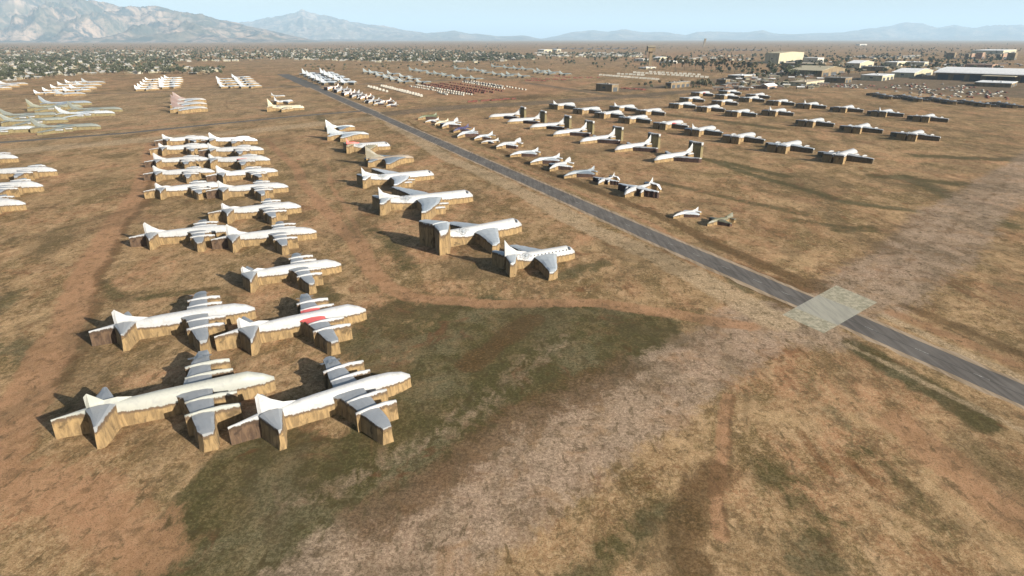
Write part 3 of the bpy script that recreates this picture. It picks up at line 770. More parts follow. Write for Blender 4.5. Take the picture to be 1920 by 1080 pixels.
KC = [kit_transport(31, 5.6), kit_transport(32, 8.6), kit_transport(33, 4.9)]
rowsC = {
 'near row': [(1562, 306), (1457, 286.6), (1371, 269), (1297, 255), (1237, 242.6), (1171, 231.5), (1124, 222), (1084, 214), (1038, 205)],
 'short right row': [(1700, 264), (1598, 250), (1511, 238)],
 'far row': [(1727, 229), (1647, 219), (1574, 211), (1507, 204), (1450, 198), (1396, 191.5), (1350, 186), (1304, 181)],
 'middle row': [(1442, 217.5), (1372, 219), (1316, 210), (1264, 203.5), (1202, 217), (1152, 209.5)],
 'back pair row': [(1344, 198), (1283, 192), (1408, 185), (1356, 178)],
}
for rn, pts in rowsC.items():
    for i, p in enumerate(pts):
        x, y = G(*p); ci = (i * 2 + len(rn)) % 3
        spiked = (rn, i) in (('near row', 3), ('near row', 8), ('middle row', 0), ('middle row', 5), ('far row', 3), ('far row', 1))
        if spiked: ci = 1
        elif ci == 1: ci = 0
        spawn(KC[ci], x + 1.5, y + 2, R(40), 1.0, f'white turboprop transport, {ORD[i]} from the right in the {rn} right of the road',
              'transports parked right of the road', wing=LGREY if i % 2 else WHITE, red=1 if (rn, i) in (('near row', 4), ('far row', 7)) else 0)

# ------------------------------------------------------------------ small jets along the right verge
FG = 'small aircraft along the right verge of the road'
KF = [kit_fighter(41, 15, 10, 4.0), kit_fighter(42, 15.5, 9, 3.6, True), kit_fighter(43, 14, 11, 3.8, False, True)]
KS = kit_straight(44)
small = [ # nose px, tail px, kit, top colour, words
 ((783, 222), (818, 217), KF[1], CAMO, 'olive camouflaged small jet, farthest along the road verge'),
 ((797, 228), (822, 224), KF[0], WHITE, 'white small jet with a reddish tail behind the olive jet'),
 ((815, 233), (840, 227), KF[1], BEIGE, 'sand coloured small jet on the verge beside the white tall-finned jet'),
 ((822, 240), (862, 229), KF[2], WHITE, 'white small jet with a tan tail block, fourth from the far end of the verge'),
 ((850, 246), (878, 239), KF[0], NAVY, 'dark navy jet with a pale wing on the verge'),
 ((857, 256), (889, 247), KF[1], LGREY, 'pale grey mottled jet touching the dark navy jet'),
 ((889, 260), (923, 253), KF[0], LGREY, 'grey small jet with cream nose, seventh from the far end of the verge'),
 ((902, 266), (934, 262), KF[0], WHITE, 'thin white jet in front of the grey one with cream nose'),
 ((930, 276), (973, 268), KF[2], WHITE, 'white jet with a rounded white tail, ninth from the far end of the verge'),
 ((956, 291), (1008, 284), KF[1], LGREY, 'pale delta-winged jet with long thin nose, farther of the two'),
 ((994, 305), (1048, 296), KF[1], LGREY, 'pale delta-winged jet with long thin nose, nearer of the two'),
 ((1030, 317), (1066, 305), KF[2], WHITE, 'small white jet with upright tan tail beside the nearer delta jet'),
 ((1057, 330), (1113, 320), KF[1], DGREY, 'steel grey delta jet with a dark canopy hollow'),
 ((1113, 345), (1158, 330), KS, WHITE, 'small white straight-winged jet with dark red wing side'),
 ((1158, 368), (1232, 347), KS, WHITE, 'larger white straight-winged jet with two wing nacelles and fan tail'),
 ((1262, 404), (1308, 393), KF[1], WHITE, 'stubby white jet alone near the camouflaged wreck'),
 ((1326, 418), (1370, 406), KF[2], (.075, .072, .04, 1), 'green camouflaged wreck with a raised fin, nearest on the verge'),
]
for n, t, k, c, w in small:
    place(k, n, t, w, FG, z=(1.2, 1.8), lim=(.5, 1.6) if k is not KS else (.5, .66 if 'small' in w else .98), top=c, wing=c if c is not WHITE else (.40, .42, .44, 1))

# ------------------------------------------------------------------ bombers and grey jets, upper left
BG = 'swept-wing bombers upper left'
KB = [kit_bomber(51), kit_bomber(52, 11.5)]
for n, t, c, w in [((215, 209), (113, 211), LGREY, 'pale grey bomber with tall fin in front of the green ones'),
                   ((188, 233), (68, 236), SAGE, 'sage green bomber nearest to the narrow road'),
                   ((122, 221), (14, 225), SAGE, 'sage green bomber behind the nearest one, nose above its wing'),
                   ((113, 212), (6, 214), SAGE, 'sage green bomber at the left edge behind another green one'),
                   ((168, 190), (84, 192), DGREY, 'dark grey bomber with tall thin fin at the back of the bombers'),
                   ((226, 202), (138, 203), SAGE, 'dull green bomber farthest right among the bombers'),
                   ((150, 197), (62, 199), (.14, .145, .11, 1), 'yellowish green bomber between the grey and the dark grey ones'),
                   ((66, 238), (-50, 241), LGREY, 'pale blue-grey bomber cut off by the left edge')]:
    place(KB[len(w) % 2], n, t, w, BG, top=c, wing=c, engine=WHITE, lim=(.85, 1.1))
KW = [kit_swinger(61), kit_swinger(62)]
def block(words, grp, pairs, top, wing, k=KW, lim=(.55, 1.1), z=(3.0, 4.0)):
    for i, (n, t) in enumerate(pairs):
        place(k[i % len(k)], n, t, f'{words}, {ORD[i]} from the front', grp, top=top, wing=wing, lim=lim, z=z)
g = 'tall-finned grey jets at upper left'
block('grey tall-finned jet, right file of the far left group', g, [((160, 174), (106, 173)), ((170, 167), (120, 168)), ((181, 162.5), (132, 163)), ((190.5, 157.5), (144, 157)), ((197, 153), (155, 152))], LGREY, LGREY)
block('grey tall-finned jet, left file of the far left group', g, [((106, 171), (65, 171.5)), ((122, 166.5), (81, 167)), ((136, 161.5), (96, 161.5)), ((146, 156.5), (109, 156)), ((158, 152), (123, 152))], (.36, .38, .40, 1), LGREY)
g = 'pale tall-finned jets in the second group'
block('pale tall-finned jet, right file of the second group', g, [((338, 160), (300, 161.5)), ((339.5, 156), (300, 157.5)), ((343, 152), (300, 153)), ((343.6, 148.4), (304, 148.4)), ((342, 144.5), (309, 144.5))], (.40, .41, .41, 1), LGREY)
block('pale tall-finned jet, left file of the second group', g, [((298, 164), (254, 164.5)), ((298, 160), (259, 160.5)), ((298, 155.5), (264, 156)), ((300, 151.5), (269, 151)), ((300, 147), (273, 147))], (.42, .42, .41, 1), LGREY)
g = 'grey tall-finned jets in the third group'
block('grey tall-finned jet, right file of the third group', g, [((491, 159.5), (451, 160)), ((486, 155.2), (447, 155.6)), ((480, 151.2), (443, 151.5)), ((475, 147), (440, 147.5)), ((470, 143.5), (436, 144))], LGREY, (.17, .19, .20, 1))
block('grey tall-finned jet, left file of the third group', g, [((450, 159.5), (413, 160)), ((446, 154.5), (409, 154.5)), ((442, 149.8), (408, 149.5)), ((436, 146), (406, 145.5))], LGREY, (.17, .19, .20, 1))
for i, (x, y) in enumerate([(48, 155), (31, 158.5), (15, 163)]):
    place(KW[0], (x, y), (x - 45, y + .5), f'white jet nose at the left edge behind the bombers, {ORD[i]} from the far end', 'white jets at far left edge', top=WHITE, lim=(.8, 1.1))
KG = [kit_swinger(63, M_GREY, 30), kit_swinger(64, M_GREY, 30)]
g = 'grey jets beyond the road end'
def tails(words, grp, pts, dx, dy, top, k=KG):
    for i, (x, y) in enumerate(pts):
        place(k[i % 2], (x + dx, y + dy), (x, y), f'{words}, {ORD[i]} from the left', grp, top=top, wing=top, lim=(.6, 1.25), z=(3, 4))
tails('grey jet, front file beside the far road end', g, [(567, 139), (576, 143), (584, 146.5), (594, 150.5), (603, 154.5)], 29, -1, LGREY)
tails('grey jet, back file beside the far road end', g, [(600, 138), (608, 141.5), (618, 145.5), (628, 150), (640, 154.5)], 29, -1, LGREY)
tails('grey jet, front file left of the crate field', g, [(682, 134), (693, 136), (706, 140.5), (720, 144), (733, 147.5), (748, 151), (782, 152)], 27, .5, (.13, .15, .155, 1))
tails('grey jet, back file left of the crate field', g, [(727, 137), (750, 142), (766, 146)], 24, .5, (.13, .15, .155, 1))
tails('grey jet, long near file behind the crate field', g, [(768, 130.5), (780, 132), (800, 136), (814, 137), (829, 140), (848, 143.5), (864, 144), (883, 145.5)], 24, .8, (.115, .135, .135, 1))
tails('grey jet, middle file behind the crate field', g, [(852, 127.5), (876, 130), (890, 131), (904, 134.5), (924, 137.5), (941, 140.5), (950, 138), (972, 141)], 23, .8, (.115, .135, .135, 1))
tails('grey jet, far file behind the crate field', g, [(922, 124), (945, 126), (963, 127.5), (979, 128.5), (1001, 134), (1007, 131.5), (1021, 136), (1029, 134), (1050, 137)], 22, .8, (.115, .135, .135, 1))
g = 'jets with rose fuselages'
for i, (n, t) in enumerate([((389, 202), (326, 202)), ((388, 194), (326, 194)), ((386, 186), (329, 187))]):
    place(KO2, n, t, f'pale grey jet with rose pink tail, {["nearest", "middle", "farthest"][i]} of three', g, top=WHITE, wing=LGREY, cols={'tail_fin': ROSE, 'fuselage': (.26, .25, .24, 1)})
KH = kit_jetliner(65, 34, 34, False, True, 12.5)
place(KH, (570, 199), (504, 200), 'beige jet with very tall thick tail, nearest of the three in the loop track', 'jets in the loop track', top=BEIGE, wing=BEIGE, lim=(.7, 1.1))
place(KH, (549, 186), (515, 188), 'white jet behind the beige tall-tailed one', 'jets in the loop track', lim=(.5, .7))
place(KH, (534, 176), (509, 175.5), 'small white jet farthest in the loop track', 'jets in the loop track', lim=(.4, .6))
KL = [kit_straight(71), kit_fighter(72, 16, 13, 4.5)]
for i, (x, y) in enumerate([(624, 167), (632, 169), (641, 171.5), (649, 174), (655, 177), (664, 176), (669, 181), (678, 183), (685, 184), (691, 189), (700, 191), (709, 194), (722, 192), (733, 197)]):
    place(KL[i % 2], (x - 9, y + 1), (x + 10, y - 1.5), f'small white aircraft, {ORD[i]} from the far end of the row beyond the road', 'small white aircraft beyond the road', z=(1.5, 1.5), lim=(.9, 1.3),
          top=WHITE if i % 4 else (.8, .6, .5, 1))
KD = [kit_swinger(81, M_GREY, 22), kit_transport(82, 5.2)]
for cl, (x0, y0, x1, y1, n) in enumerate([(1638, 180, 1664, 186, 3), (1688, 184, 1720, 191, 4), (1742, 188, 1784, 196, 4), (1802, 194, 1846, 201, 4), (1868, 198, 1896, 203, 3)]):
    for i in range(n):
        f = i / (n - 1); x, y = G(x0 + (x1 - x0) * f, y0 + (y1 - y0) * f)
        spawn(KD[1], x, y, R(47), .72, f'dark jet, {ORD[i]} from the left in the {ORD[cl]} dark cluster from the left', 'dark jets by the base buildings', top=(.075, .08, .085, 1), wing=(.05, .052, .055, 1))
KX = kit_ttail(91)
for grp, xs, yb in (('left', [1039, 1056, 1073, 1087, 1105, 1122, 1139, 1154, 1170, 1187], 92.5), ('right', [1335, 1350, 1364, 1380, 1393, 1407, 1421], 95.0)):
    for i, x in enumerate(xs):
        N = np.array(G(x - 7, yb)); T = np.array(G(x + 7, yb)); c = (N + T) / 2
        spawn(KX, c[0], c[1], R(180), float(np.hypot(*(N - T))) / 33, f'distant dark T-tail transport, {ORD[i]} from the left in the {grp} far row', 'distant T-tail transports', top=(.06, .065, .08, 1), wing=(.05, .055, .07, 1))

# ------------------------------------------------------------------ buildings
def wall_mat(name, a, b):
    k = NT(name, .9, .15)
    c = k.mix(k.ramp(k.noise(.25, 5, .65, k.coord('Object', (1, 1, .25))), .35, .68), a, b)
    c = k.mix(k.ramp(k.noise(.9, 5, .7, k.coord('Object', (1, 1, .12))), .55, .75, 0, .4), c, tuple(x * .5 for x in b))
    k.base(c); return k.m
MW = {'cream': wall_mat('cream_wall', (.34, .31, .22), (.25, .225, .16)), 'tan': wall_mat('tan_wall', (.17, .13, .08), (.11, .083, .052)),
      'brown': wall_mat('brown_wall', (.24, .16, .11), (.17, .11, .08)), 'white': wall_mat('white_wall', (.36, .345, .30), (.27, .255, .22))}
MR = {'white': wall_mat('white_roof', (.56, .56, .55), (.44, .44, .43)), 'beige': wall_mat('beige_roof', (.33, .29, .20), (.26, .23, .16)),
      'grey': wall_mat('grey_roof', (.20, .19, .17), (.15, .14, .125)), 'house': wall_mat('house_roof', (.40, .39, .36), (.28, .27, .25)), 'tan': wall_mat('tan_roof', (.36, .30, .22), (.28, .23, .17))}
kd = NT('dark_door', .6, .4); kd.base((.035, .040, .045)); M_DOOR = kd.m

def raw(name, V, F, mat, parent=None):
    me = bpy.data.meshes.new(name); me.from_pydata(V, [], F); me.update(); bm_fix(me); me.materials.append(mat)
    o = bpy.data.objects.new(name, me); col.objects.link(o)
    if parent: o.parent = parent
    return o

def boxv(x0, x1, y0, y1, z0, z1):
    return ([(x0, y0, z0), (x1, y0, z0), (x1, y1, z0), (x0, y1, z0), (x0, y0, z1), (x1, y0, z1), (x1, y1, z1), (x0, y1, z1)],
            [(0, 3, 2, 1), (4, 5, 6, 7), (0, 1, 5, 4), (1, 2, 6, 5), (2, 3, 7, 6), (3, 0, 4, 7)])
def join(parts):
    V = []; F = []
    for v, f in parts:
        b = len(V); V += v; F += [tuple(i + b for i in q) for q in f]
    return V, F

GRID = 46.0
def building(name, label, cat, L, N, Rt, ytop, wall='tan', roof='white', gable=0.0, axis='v', doors=3, group=None, depth=None):
    """Rectangular hall from its left, near and right ground corners; axis 'u' runs near>right, 'v' runs near>left."""
    n = np.array(G(*N)); r = np.array(G(*Rt)); l = np.array(G(*L))
    h = None
    base = n
    lo = 0.0
    for z in np.arange(1, 60, .1):
        d = np.array([n[0], n[1], z - CH]); cz = n[1] * math.cos(PIT) - (z - CH) * math.sin(PIT); uu = n[1] * math.sin(PIT) + (z - CH) * math.cos(PIT)
        if 540 - FPX * uu / cz <= ytop: h = z; break
    h = h or 20
    ang = R(GRID if depth is None else depth)
    u = np.array([math.cos(ang), math.sin(ang)]); v = np.array([-u[1], u[0]])
    def sx(p): return 960 + FPX * p[0] / (p[1] * math.cos(PIT) + CH * math.sin(PIT))
    lu = 4.0
    while sx(n + u * lu) < Rt[0] and lu < 400: lu += .5
    lv = 6.0
    while sx(n + v * lv) > L[0] and lv < 260: lv += .5
    o = bpy.data.objects.new(name, None); col.objects.link(o); o.location = (n[0], n[1], 0)
    # local x along u (lit wall), local y back/left
    o.rotation_euler = (0, 0, math.atan2(u[1], u[0])); tag(o, label, cat, group)
    V, F = boxv(0, lu, 0, lv, -.3, h)
    if gable:
        if axis == 'u':
            V += [(0, lv / 2, h + gable - .12), (lu, lv / 2, h + gable - .12)]; F = [f for f in F if f != (4, 5, 6, 7)] + [(4, 7, 8), (5, 9, 6), (4, 8, 9, 5), (7, 6, 9, 8)]
        else:
            V += [(lu / 2, 0, h + gable - .12), (lu / 2, lv, h + gable - .12)]; F = [f for f in F if f != (4, 5, 6, 7)] + [(4, 8, 5), (7, 6, 9), (4, 7, 9, 8), (5, 8, 9, 6)]
    raw('wall', V, F, MW[wall], o)
    e = .6; t = .35
    if gable:
        if axis == 'u': pr = [(-e, h), (lv / 2, h + gable), (lv + e, h)]; q = lambda a, s, z: (s, a, z); s0, s1 = -e, lu + e
        else: pr = [(-e, h), (lu / 2, h + gable), (lu + e, h)]; q = lambda a, s, z: (a, s, z); s0, s1 = -e, lv + e
        Vr = []
        for s in (s0, s1):
            for a, z in pr: Vr.append(q(a, s, z + .02))
            for a, z in pr: Vr.append(q(a, s, z + .02 + t))
        Fr = [(0, 1, 7, 6), (1, 2, 8, 7), (3, 4, 10, 9), (4, 5, 11, 10), (0, 3, 4, 1), (1, 4, 5, 2), (6, 7, 10, 9), (7, 8, 11, 10), (0, 6, 9, 3), (2, 5, 11, 8)]
        raw('roof', Vr, Fr, MR[roof], o)
    else:
        V, F = boxv(-.3, lu + .3, -.3, lv + .3, h + .02, h + .55)
        V2, F2 = join([(V, F), boxv(lu * .2, lu * .2 + 3, lv * .3, lv * .3 + 2.5, h + .56, h + 1.8), boxv(lu * .6, lu * .6 + 2, lv * .6, lv * .6 + 2.5, h + .56, h + 1.5)])
        raw('roof', V2, F2, MR[roof], o)
    for i in range(doors):
        w = lu / (doors * 1.6); x = lu * (i + .5) / doors
        V, F = boxv(x - w / 2, x + w / 2, -.12, .1, .02, min(h * .6, 6) if h > 6 else h * .6)
        raw('door', V, F, M_DOOR, o)
    nw = max(1, int(lv / 25))
    for i in range(min(nw, 4)):
        y = lv * (i + .5) / min(nw, 4)
        V, F = boxv(-.12, .1, y - 2.2, y + 2.2, h * .45, h * .45 + min(2, h * .3))
        raw('window', V, F, M_DOOR, o)
    return o

BLD = [
 ('hangar', 'tall cream hangar with huge pale front wall, highest building of the base', (1433, 118.7), (1459, 119.7), (1505, 119), 100, 'cream', 'beige', 3, 'v', 4),
 ('building', 'flat-roofed hall with white roof just right of the tall cream hangar', (1504, 117), (1532, 118.5), (1544, 117.5), 109, 'white', 'white', 0, 'v', 2),
 ('building', 'long low dark hall in front of the tall cream hangar', (1465, 128), (1529, 127), (1548, 125.5), 120, 'tan', 'tan', 0, 'v', 2),
 ('hangar', 'wide gabled hangar with beige roof and brown stained wall', (1480, 142), (1540, 144), (1583, 140), 133, 'tan', 'beige', 6, 'v', 3),
 ('building', 'low long hall with clean white end wall nearest the field', (1478, 158), (1511, 162.4), (1544, 158.5), 155, 'cream', 'tan', 0, 'v', 2),
 ('building', 'dark flat hall between the white-walled hall and the white sheds', (1546, 156), (1584, 156), (1596, 152.5), 147, 'tan', 'grey', 0, 'v', 2),
 ('building', 'white flat shed with ragged shaded front right of the dark flat hall', (1613, 150.5), (1653, 152), (1675, 149), 142.5, 'cream', 'white', 0, 'v', 3),
 ('hangar', 'arched white-roofed hangar left of the enormous white-roofed building', (1670, 143.5), (1713, 146), (1748, 139.5), 137, 'cream', 'white', 5, 'v', 2),
 ('hangar', 'white-roofed hangar at the back, left of the pair of long sheds', (1585, 127.5), (1611, 128.5), (1637, 124.5), 119, 'cream', 'white', 5, 'v', 2),
 ('building', 'dark windowless hall in front of the back white-roofed hangar', (1617, 132), (1658, 134), (1665, 131), 126, 'tan', 'grey', 0, 'v', 1),
 ('building', 'white-roofed shed, left one of the pair at the back', (1657, 124), (1681, 125.4), (1699, 123), 117, 'cream', 'white', 0, 'v', 2),
 ('building', 'white-roofed shed, right one of the pair at the back', (1692, 123), (1732, 124.5), (1740, 121.6), 117, 'cream', 'white', 0, 'v', 1),
 ('building', 'brown long hall behind the enormous white-roofed building', (1808, 128), (1859, 129.5), (1869, 127), 122, 'brown', 'brown_', 0, 'v', 1),
 ('building', 'low white-roofed hall in front of the enormous white-roofed building', (1826, 161), (1895, 164.5), (1906, 160.5), 157, 'tan', 'white', 0, 'v', 2),
 ('building', 'flat tan storage building with brick-like front beside the palm clump', (1247.5, 164.7), (1258, 166), (1293, 162), 156, 'tan', 'grey', 0, 'v', 4),
 ('building', 'dark block house alone on the dirt by the road fork', (1117, 170.8), (1147, 172.3), (1159, 171), 159.5, 'tan', 'grey', 0, 'v', 1),
 ('building', 'small cube house with tan end wall right of the palm clump', (1343, 158), (1360, 159.5), (1368, 157.5), 150, 'tan', 'grey', 0, 'v', 1),
 ('building', 'low pale hall with flat white roof above the small cube house', (1364, 146), (1395, 148.5), (1417, 147), 142.5, 'tan', 'white', 0, 'v', 3),
 ('building', 'tent-like white-roofed hall at the edge of the transport field', (1424, 164.5), (1439, 167), (1456, 164.5), 162.5, 'brown', 'white', 3, 'u', 1),
 ('building', 'gabled white hall just right of the control tower', (1225, 112), (1236, 113), (1251, 112.4), 108.5, 'cream', 'white', 3, 'v', 1),
 ('building', 'long low white hall behind the pillar trees', (1238, 117), (1262, 119), (1283, 118), 115, 'white', 'white', 0, 'v', 3),
 ('building', 'low white hall just left of the control tower', (1189, 114), (1206, 115), (1217, 114), 111, 'white', 'white', 0, 'v', 2),
 ('building', 'tan flat hall right of the long low white hall', (1286, 118), (1294, 119), (1315, 118), 115.5, 'tan', 'tan', 0, 'v', 2),
 ('building', 'low white-roofed annex at the foot of the control tower', (1197, 124), (1212, 130), (1230, 128), 127, 'cream', 'white', 0, 'v', 2),
 ('building', 'white hall at the right end of the town', (1008, 96), (1020, 98), (1035, 97), 93.5, 'cream', 'white', 2, 'v', 2),
 ('building', 'white gabled hall beside another one at the right end of the town', (1036, 95), (1044, 96.6), (1052, 96), 93, 'cream', 'white', 2, 'v', 1),
 ('building', 'long dark hall on the plain at far right', (1821, 100), (1880, 101.5), (1906, 99), 95, 'cream', 'white', 0, 'v', 2),
 ('building', 'far small white hall on the plain below the right mountain', (1604, 84.8), (1612, 85.3), (1625, 85), 83, 'white', 'white', 0, 'v', 1),
 ('building', 'dark slab building, first from the left in the far right cluster', (1772, 110), (1788, 110.5), (1791, 109.5), 99.5, 'tan', 'tan', 0, 'v', 1),
 ('building', 'small dark slab building, second from the left in the far right cluster', (1807, 111), (1815, 111.5), (1817, 110.5), 101.5, 'tan', 'tan', 0, 'v', 1),
 ('building', 'red-brown slab building, third from the left in the far right cluster', (1818, 110.5), (1820, 111), (1827, 110.5), 101, 'brown', 'tan', 0, 'v', 1),
 ('building', 'dark slab building, fourth from the left in the far right cluster', (1828, 110), (1840, 110.5), (1845, 109.5), 99, 'brown', 'tan', 0, 'v', 1),
 ('building', 'small slab building, fifth from the left in the far right cluster', (1866, 111.5), (1873, 112), (1876, 111), 102, 'tan', 'tan', 0, 'v', 1),
 ('building', 'red-brown slab building, sixth from the left in the far right cluster', (1876, 111), (1879, 111.5), (1888, 111), 101, 'brown', 'tan', 0, 'v', 1),
 ('building', 'widest dark slab building, right end of the far right cluster', (1886, 112), (1901, 113), (1905, 112), 99.5, 'tan', 'tan', 0, 'v', 1),
]
MR['brown_'] = MW['brown']
for b in BLD:
    building(b[0], b[1], 'hangar' if b[0] == 'hangar' else 'building', b[2], b[3], b[4], b[5], b[6], b[7], b[8], b[9], b[10])
# the enormous white-roofed building whose long side faces the field
def big_hall():
    a = np.array(G(1752, 149)); b = np.array(G(2010, 161))
    u = np.array([math.cos(R(-44)), math.sin(R(-44))]); lu = 60.0; dep = 130; h = 12
    while 960 + FPX * (a + u * lu)[0] / ((a + u * lu)[1] * math.cos(PIT) + CH * math.sin(PIT)) < 2010: lu += 1
    o = bpy.data.objects.new('hangar', None); col.objects.link(o); o.location = (a[0], a[1], 0)
    o.rotation_euler = (0, 0, math.atan2(u[1], u[0])); tag(o, 'enormous white-roofed building reaching out of the picture at right', 'hangar')
    V, F = boxv(0, lu, 0, dep, -.3, h); raw('wall', V, F, MW['tan'], o)
    Vr = [(-3, -4, h - .6), (lu + 3, -4, h - .6), (lu + 3, 40, h + 4), (-3, 40, h + 4), (-3, 90, h + 5.5), (lu + 3, 90, h + 5.5), (-3, dep + 3, h), (lu + 3, dep + 3, h)]
    top = [(0, 1, 2, 3), (3, 2, 5, 4), (4, 5, 7, 6)]
    V2 = Vr + [(x, y, z - .5) for x, y, z in Vr]
    F2 = top + [tuple(i + 8 for i in f[::-1]) for f in top] + [(0, 8, 9, 1), (1, 9, 10, 2), (2, 10, 13, 5), (5, 13, 15, 7), (7, 15, 14, 6), (6, 14, 12, 4), (4, 12, 11, 3), (3, 11, 8, 0)]
    raw('roof', V2, F2, MR['white'], o)
    V, F = boxv(lu * .38, lu * .62, -32, -.6, 9.2, 9.8); raw('canopy', V, F, MR['beige'], o)
    for i in range(8):
        x = lu * (i + .5) / 8; V, F = boxv(x - lu / 24, x + lu / 24, -.2, .1, .02, 8.5); raw('door', V, F, M_DOOR, o)
big_hall()

# control tower
def tower():
    x, y = G(1218, 124); o = bpy.data.objects.new('control_tower', None); col.objects.link(o); o.location = (x, y, 0)
    tag(o, 'tan concrete control tower with a wider square cab on top', 'tower')
    def prism(name, prof, mat, n=4, rot=math.pi / 4):
        V = []; F = []
        for r, z in prof:
            for i in range(n):
                a = rot + 2 * math.pi * i / n; V.append((r * math.cos(a), r * math.sin(a), z))
        for k in range(len(prof) - 1):
            for i in range(n):
                F.append((k * n + i, k * n + (i + 1) % n, (k + 1) * n + (i + 1) % n, (k + 1) * n + i))
        F.append(tuple(range(n))[::-1]); F.append(tuple(range((len(prof) - 1) * n, len(prof) * n)))
        return raw(name, V, F, mat, o)
    prism('shaft', [(6.2, -.3), (5.2, 10), (5.0, 30), (6.0, 33)], MW['tan'])
    prism('cab', [(11.2, 33.05), (12.2, 34), (12.4, 43)], MW['tan'])
    prism('cab_window', [(12.0, 43.02), (12.6, 45.2)], M_DOOR)
    prism('roof', [(13.2, 45.22), (13.0, 46.2), (2, 46.6)], MR['beige'])
tower()
# leaning pillar far out on the plain
def pillar():
    x, y = G(1319, 88); o = raw('water_tower', *boxv(-7, 7, -7, 7, -.3, 62), MW['tan']); 
    for v in o.data.vertices:
        if v.co.z > 1: v.co.x += 9
        else: v.co.x *= .8
    o.location = (x, y, 0); tag(o, 'slim tan tower leaning slightly, alone on the far plain', 'tower')
pillar()

# ------------------------------------------------------------------ houses, trees, crates, vehicles
rnd = random.Random(77)
def house_mesh(name, w, d, h, g, wm, rm):
    V, F = boxv(-w / 2, w / 2, -d / 2, d / 2, -.3, h)
    V += [(-w / 2, 0, h + g - .1), (w / 2, 0, h + g - .1)]
    F = [f for f in F if f != (4, 5, 6, 7)] + [(4, 7, 8), (5, 9, 6), (4, 8, 9, 5), (7, 6, 9, 8)]
    nw = len(F)
    e = .5
    Vr = []
    for s in (-w / 2 - e, w / 2 + e):
        for a, z in ((-d / 2 - e, h - .1), (0, h + g), (d / 2 + e, h - .1)): Vr.append((s, a, z + .05))
        for a, z in ((-d / 2 - e, h - .1), (0, h + g), (d / 2 + e, h - .1)): Vr.append((s, a, z + .3))
    Fr = [(0, 1, 7, 6), (1, 2, 8, 7), (3, 4, 10, 9), (4, 5, 11, 10), (0, 3, 4, 1), (1, 4, 5, 2), (6, 7, 10, 9), (7, 8, 11, 10), (0, 6, 9, 3), (2, 5, 11, 8)]
    D, FD = join([boxv(-.5, .5, -d / 2 - .08, -d / 2 + .05, .02, 2.1), boxv(-w * .35, -w * .18, -d / 2 - .08, -d / 2 + .05, 1, 2.2), boxv(w * .18, w * .35, -d / 2 - .08, -d / 2 + .05, 1, 2.2)])
    V2, F2 = join([(V, F), (Vr, Fr), (D, FD)])
    me = bpy.data.meshes.new(name); me.from_pydata(V2, [], F2); me.update()
    for m in (wm, rm, M_DOOR): me.materials.append(m)
    me.polygons.foreach_set('material_index', [0] * nw + [1] * len(Fr) + [2] * len(FD))
    bm_fix(me)
    return me
HM = [house_mesh('house', 15, 9, 3.2, 1.7, MW['cream'], MR['house']), house_mesh('house', 18, 8, 2.9, 1.0, MW['tan'], MR['house']),
      house_mesh('house', 12, 9, 3.4, 2.2, MW['white'], MR['grey']), house_mesh('house', 14, 10, 3.1, 1.4, MW['tan'], MR['beige'])]

km2 = []
for nm, a, b in (('olive_foliage', (.030, .036, .020), (.070, .074, .040)), ('grey_green_foliage', (.040, .046, .030), (.09, .088, .058)), ('dry_foliage', (.09, .075, .04), (.16, .125, .07))):
    k = NT(nm, .9, .1)
    inf = k.n('ObjectInfo')
    k.base(k.mix(k.ramp(k.noise(.35, 4, .6, k.pos()), .35, .65), a, b)); km2.append(k.m)
kt = NT('bark', .9, .1); kt.base((.13, .09, .06)); M_BARK = kt.m

def tree_geo(rnd, h, r, n, leaf):
    V = []; F = []
    lobes = [(rnd.uniform(-.45, .45) * r, rnd.uniform(-.45, .45) * r, h * rnd.uniform(.5, .8), r * rnd.uniform(.45, .75)) for _ in range(5)]
    for i in range(n):
        lx, ly, lz, lr = rnd.choice(lobes)
        a = rnd.uniform(0, 6.283); c = rnd.uniform(-1, 1); q = lr * rnd.uniform(.55, 1.0); s = math.sqrt(1 - c * c)
        p = Vector((lx + q * s * math.cos(a), ly + q * s * math.sin(a), lz + q * c * .75))
        ax = Vector((rnd.uniform(-1, 1), rnd.uniform(-1, 1), rnd.uniform(-1, 1))).normalized()
        bx = ax.orthogonal().normalized(); sz = leaf * rnd.uniform(.6, 1.3)
        b = len(V)
        V += [tuple(p + ax * sz), tuple(p + bx * sz * .8), tuple(p - ax * sz * .9), tuple(p - bx * sz * .7)]
        F.append((b, b + 1, b + 2, b + 3))
    nl = len(F); b = len(V)
    for z, rr in ((-.3, .28), (h * .3, .2), (h * .62, .09)):
        for i in range(5): V.append((rr * math.cos(i * 1.2566), rr * math.sin(i * 1.2566), z))
    for k in range(2):
        for i in range(5): F.append((b + k * 5 + i, b + k * 5 + (i + 1) % 5, b + (k + 1) * 5 + (i + 1) % 5, b + (k + 1) * 5 + i))
    for q in range(3):
        a = q * 2.1; b = len(V); V += [(0, 0, h * .3), (.12, .12, h * .3), (math.cos(a) * r * .5, math.sin(a) * r * .5, h * .7)]; F.append((b, b + 1, b + 2))
    return V, F, nl
def tree_mesh(seed, h, r, n, leaf, mat):
    V, F, nl = tree_geo(random.Random(seed), h, r, n, leaf)
    me = bpy.data.meshes.new('tree'); me.from_pydata(V, [], F); me.update()
    me.materials.append(mat); me.materials.append(M_BARK)
    me.polygons.foreach_set('material_index', [0] * nl + [1] * (len(F) - nl)); return me
TM = [tree_mesh(i, 6.5 + i * .5, 3.0 + .3 * (i % 3), 150, .62, km2[i % 2]) for i in range(6)]
TMT = [tree_mesh(20 + i, 15 + i, 2.1, 220, .85, km2[2 if i % 2 else 1]) for i in range(4)]
TMD = [tree_mesh(30 + i, 4.2, 2.7, 110, .6, km2[2 if i == 0 else 1]) for i in range(3)]

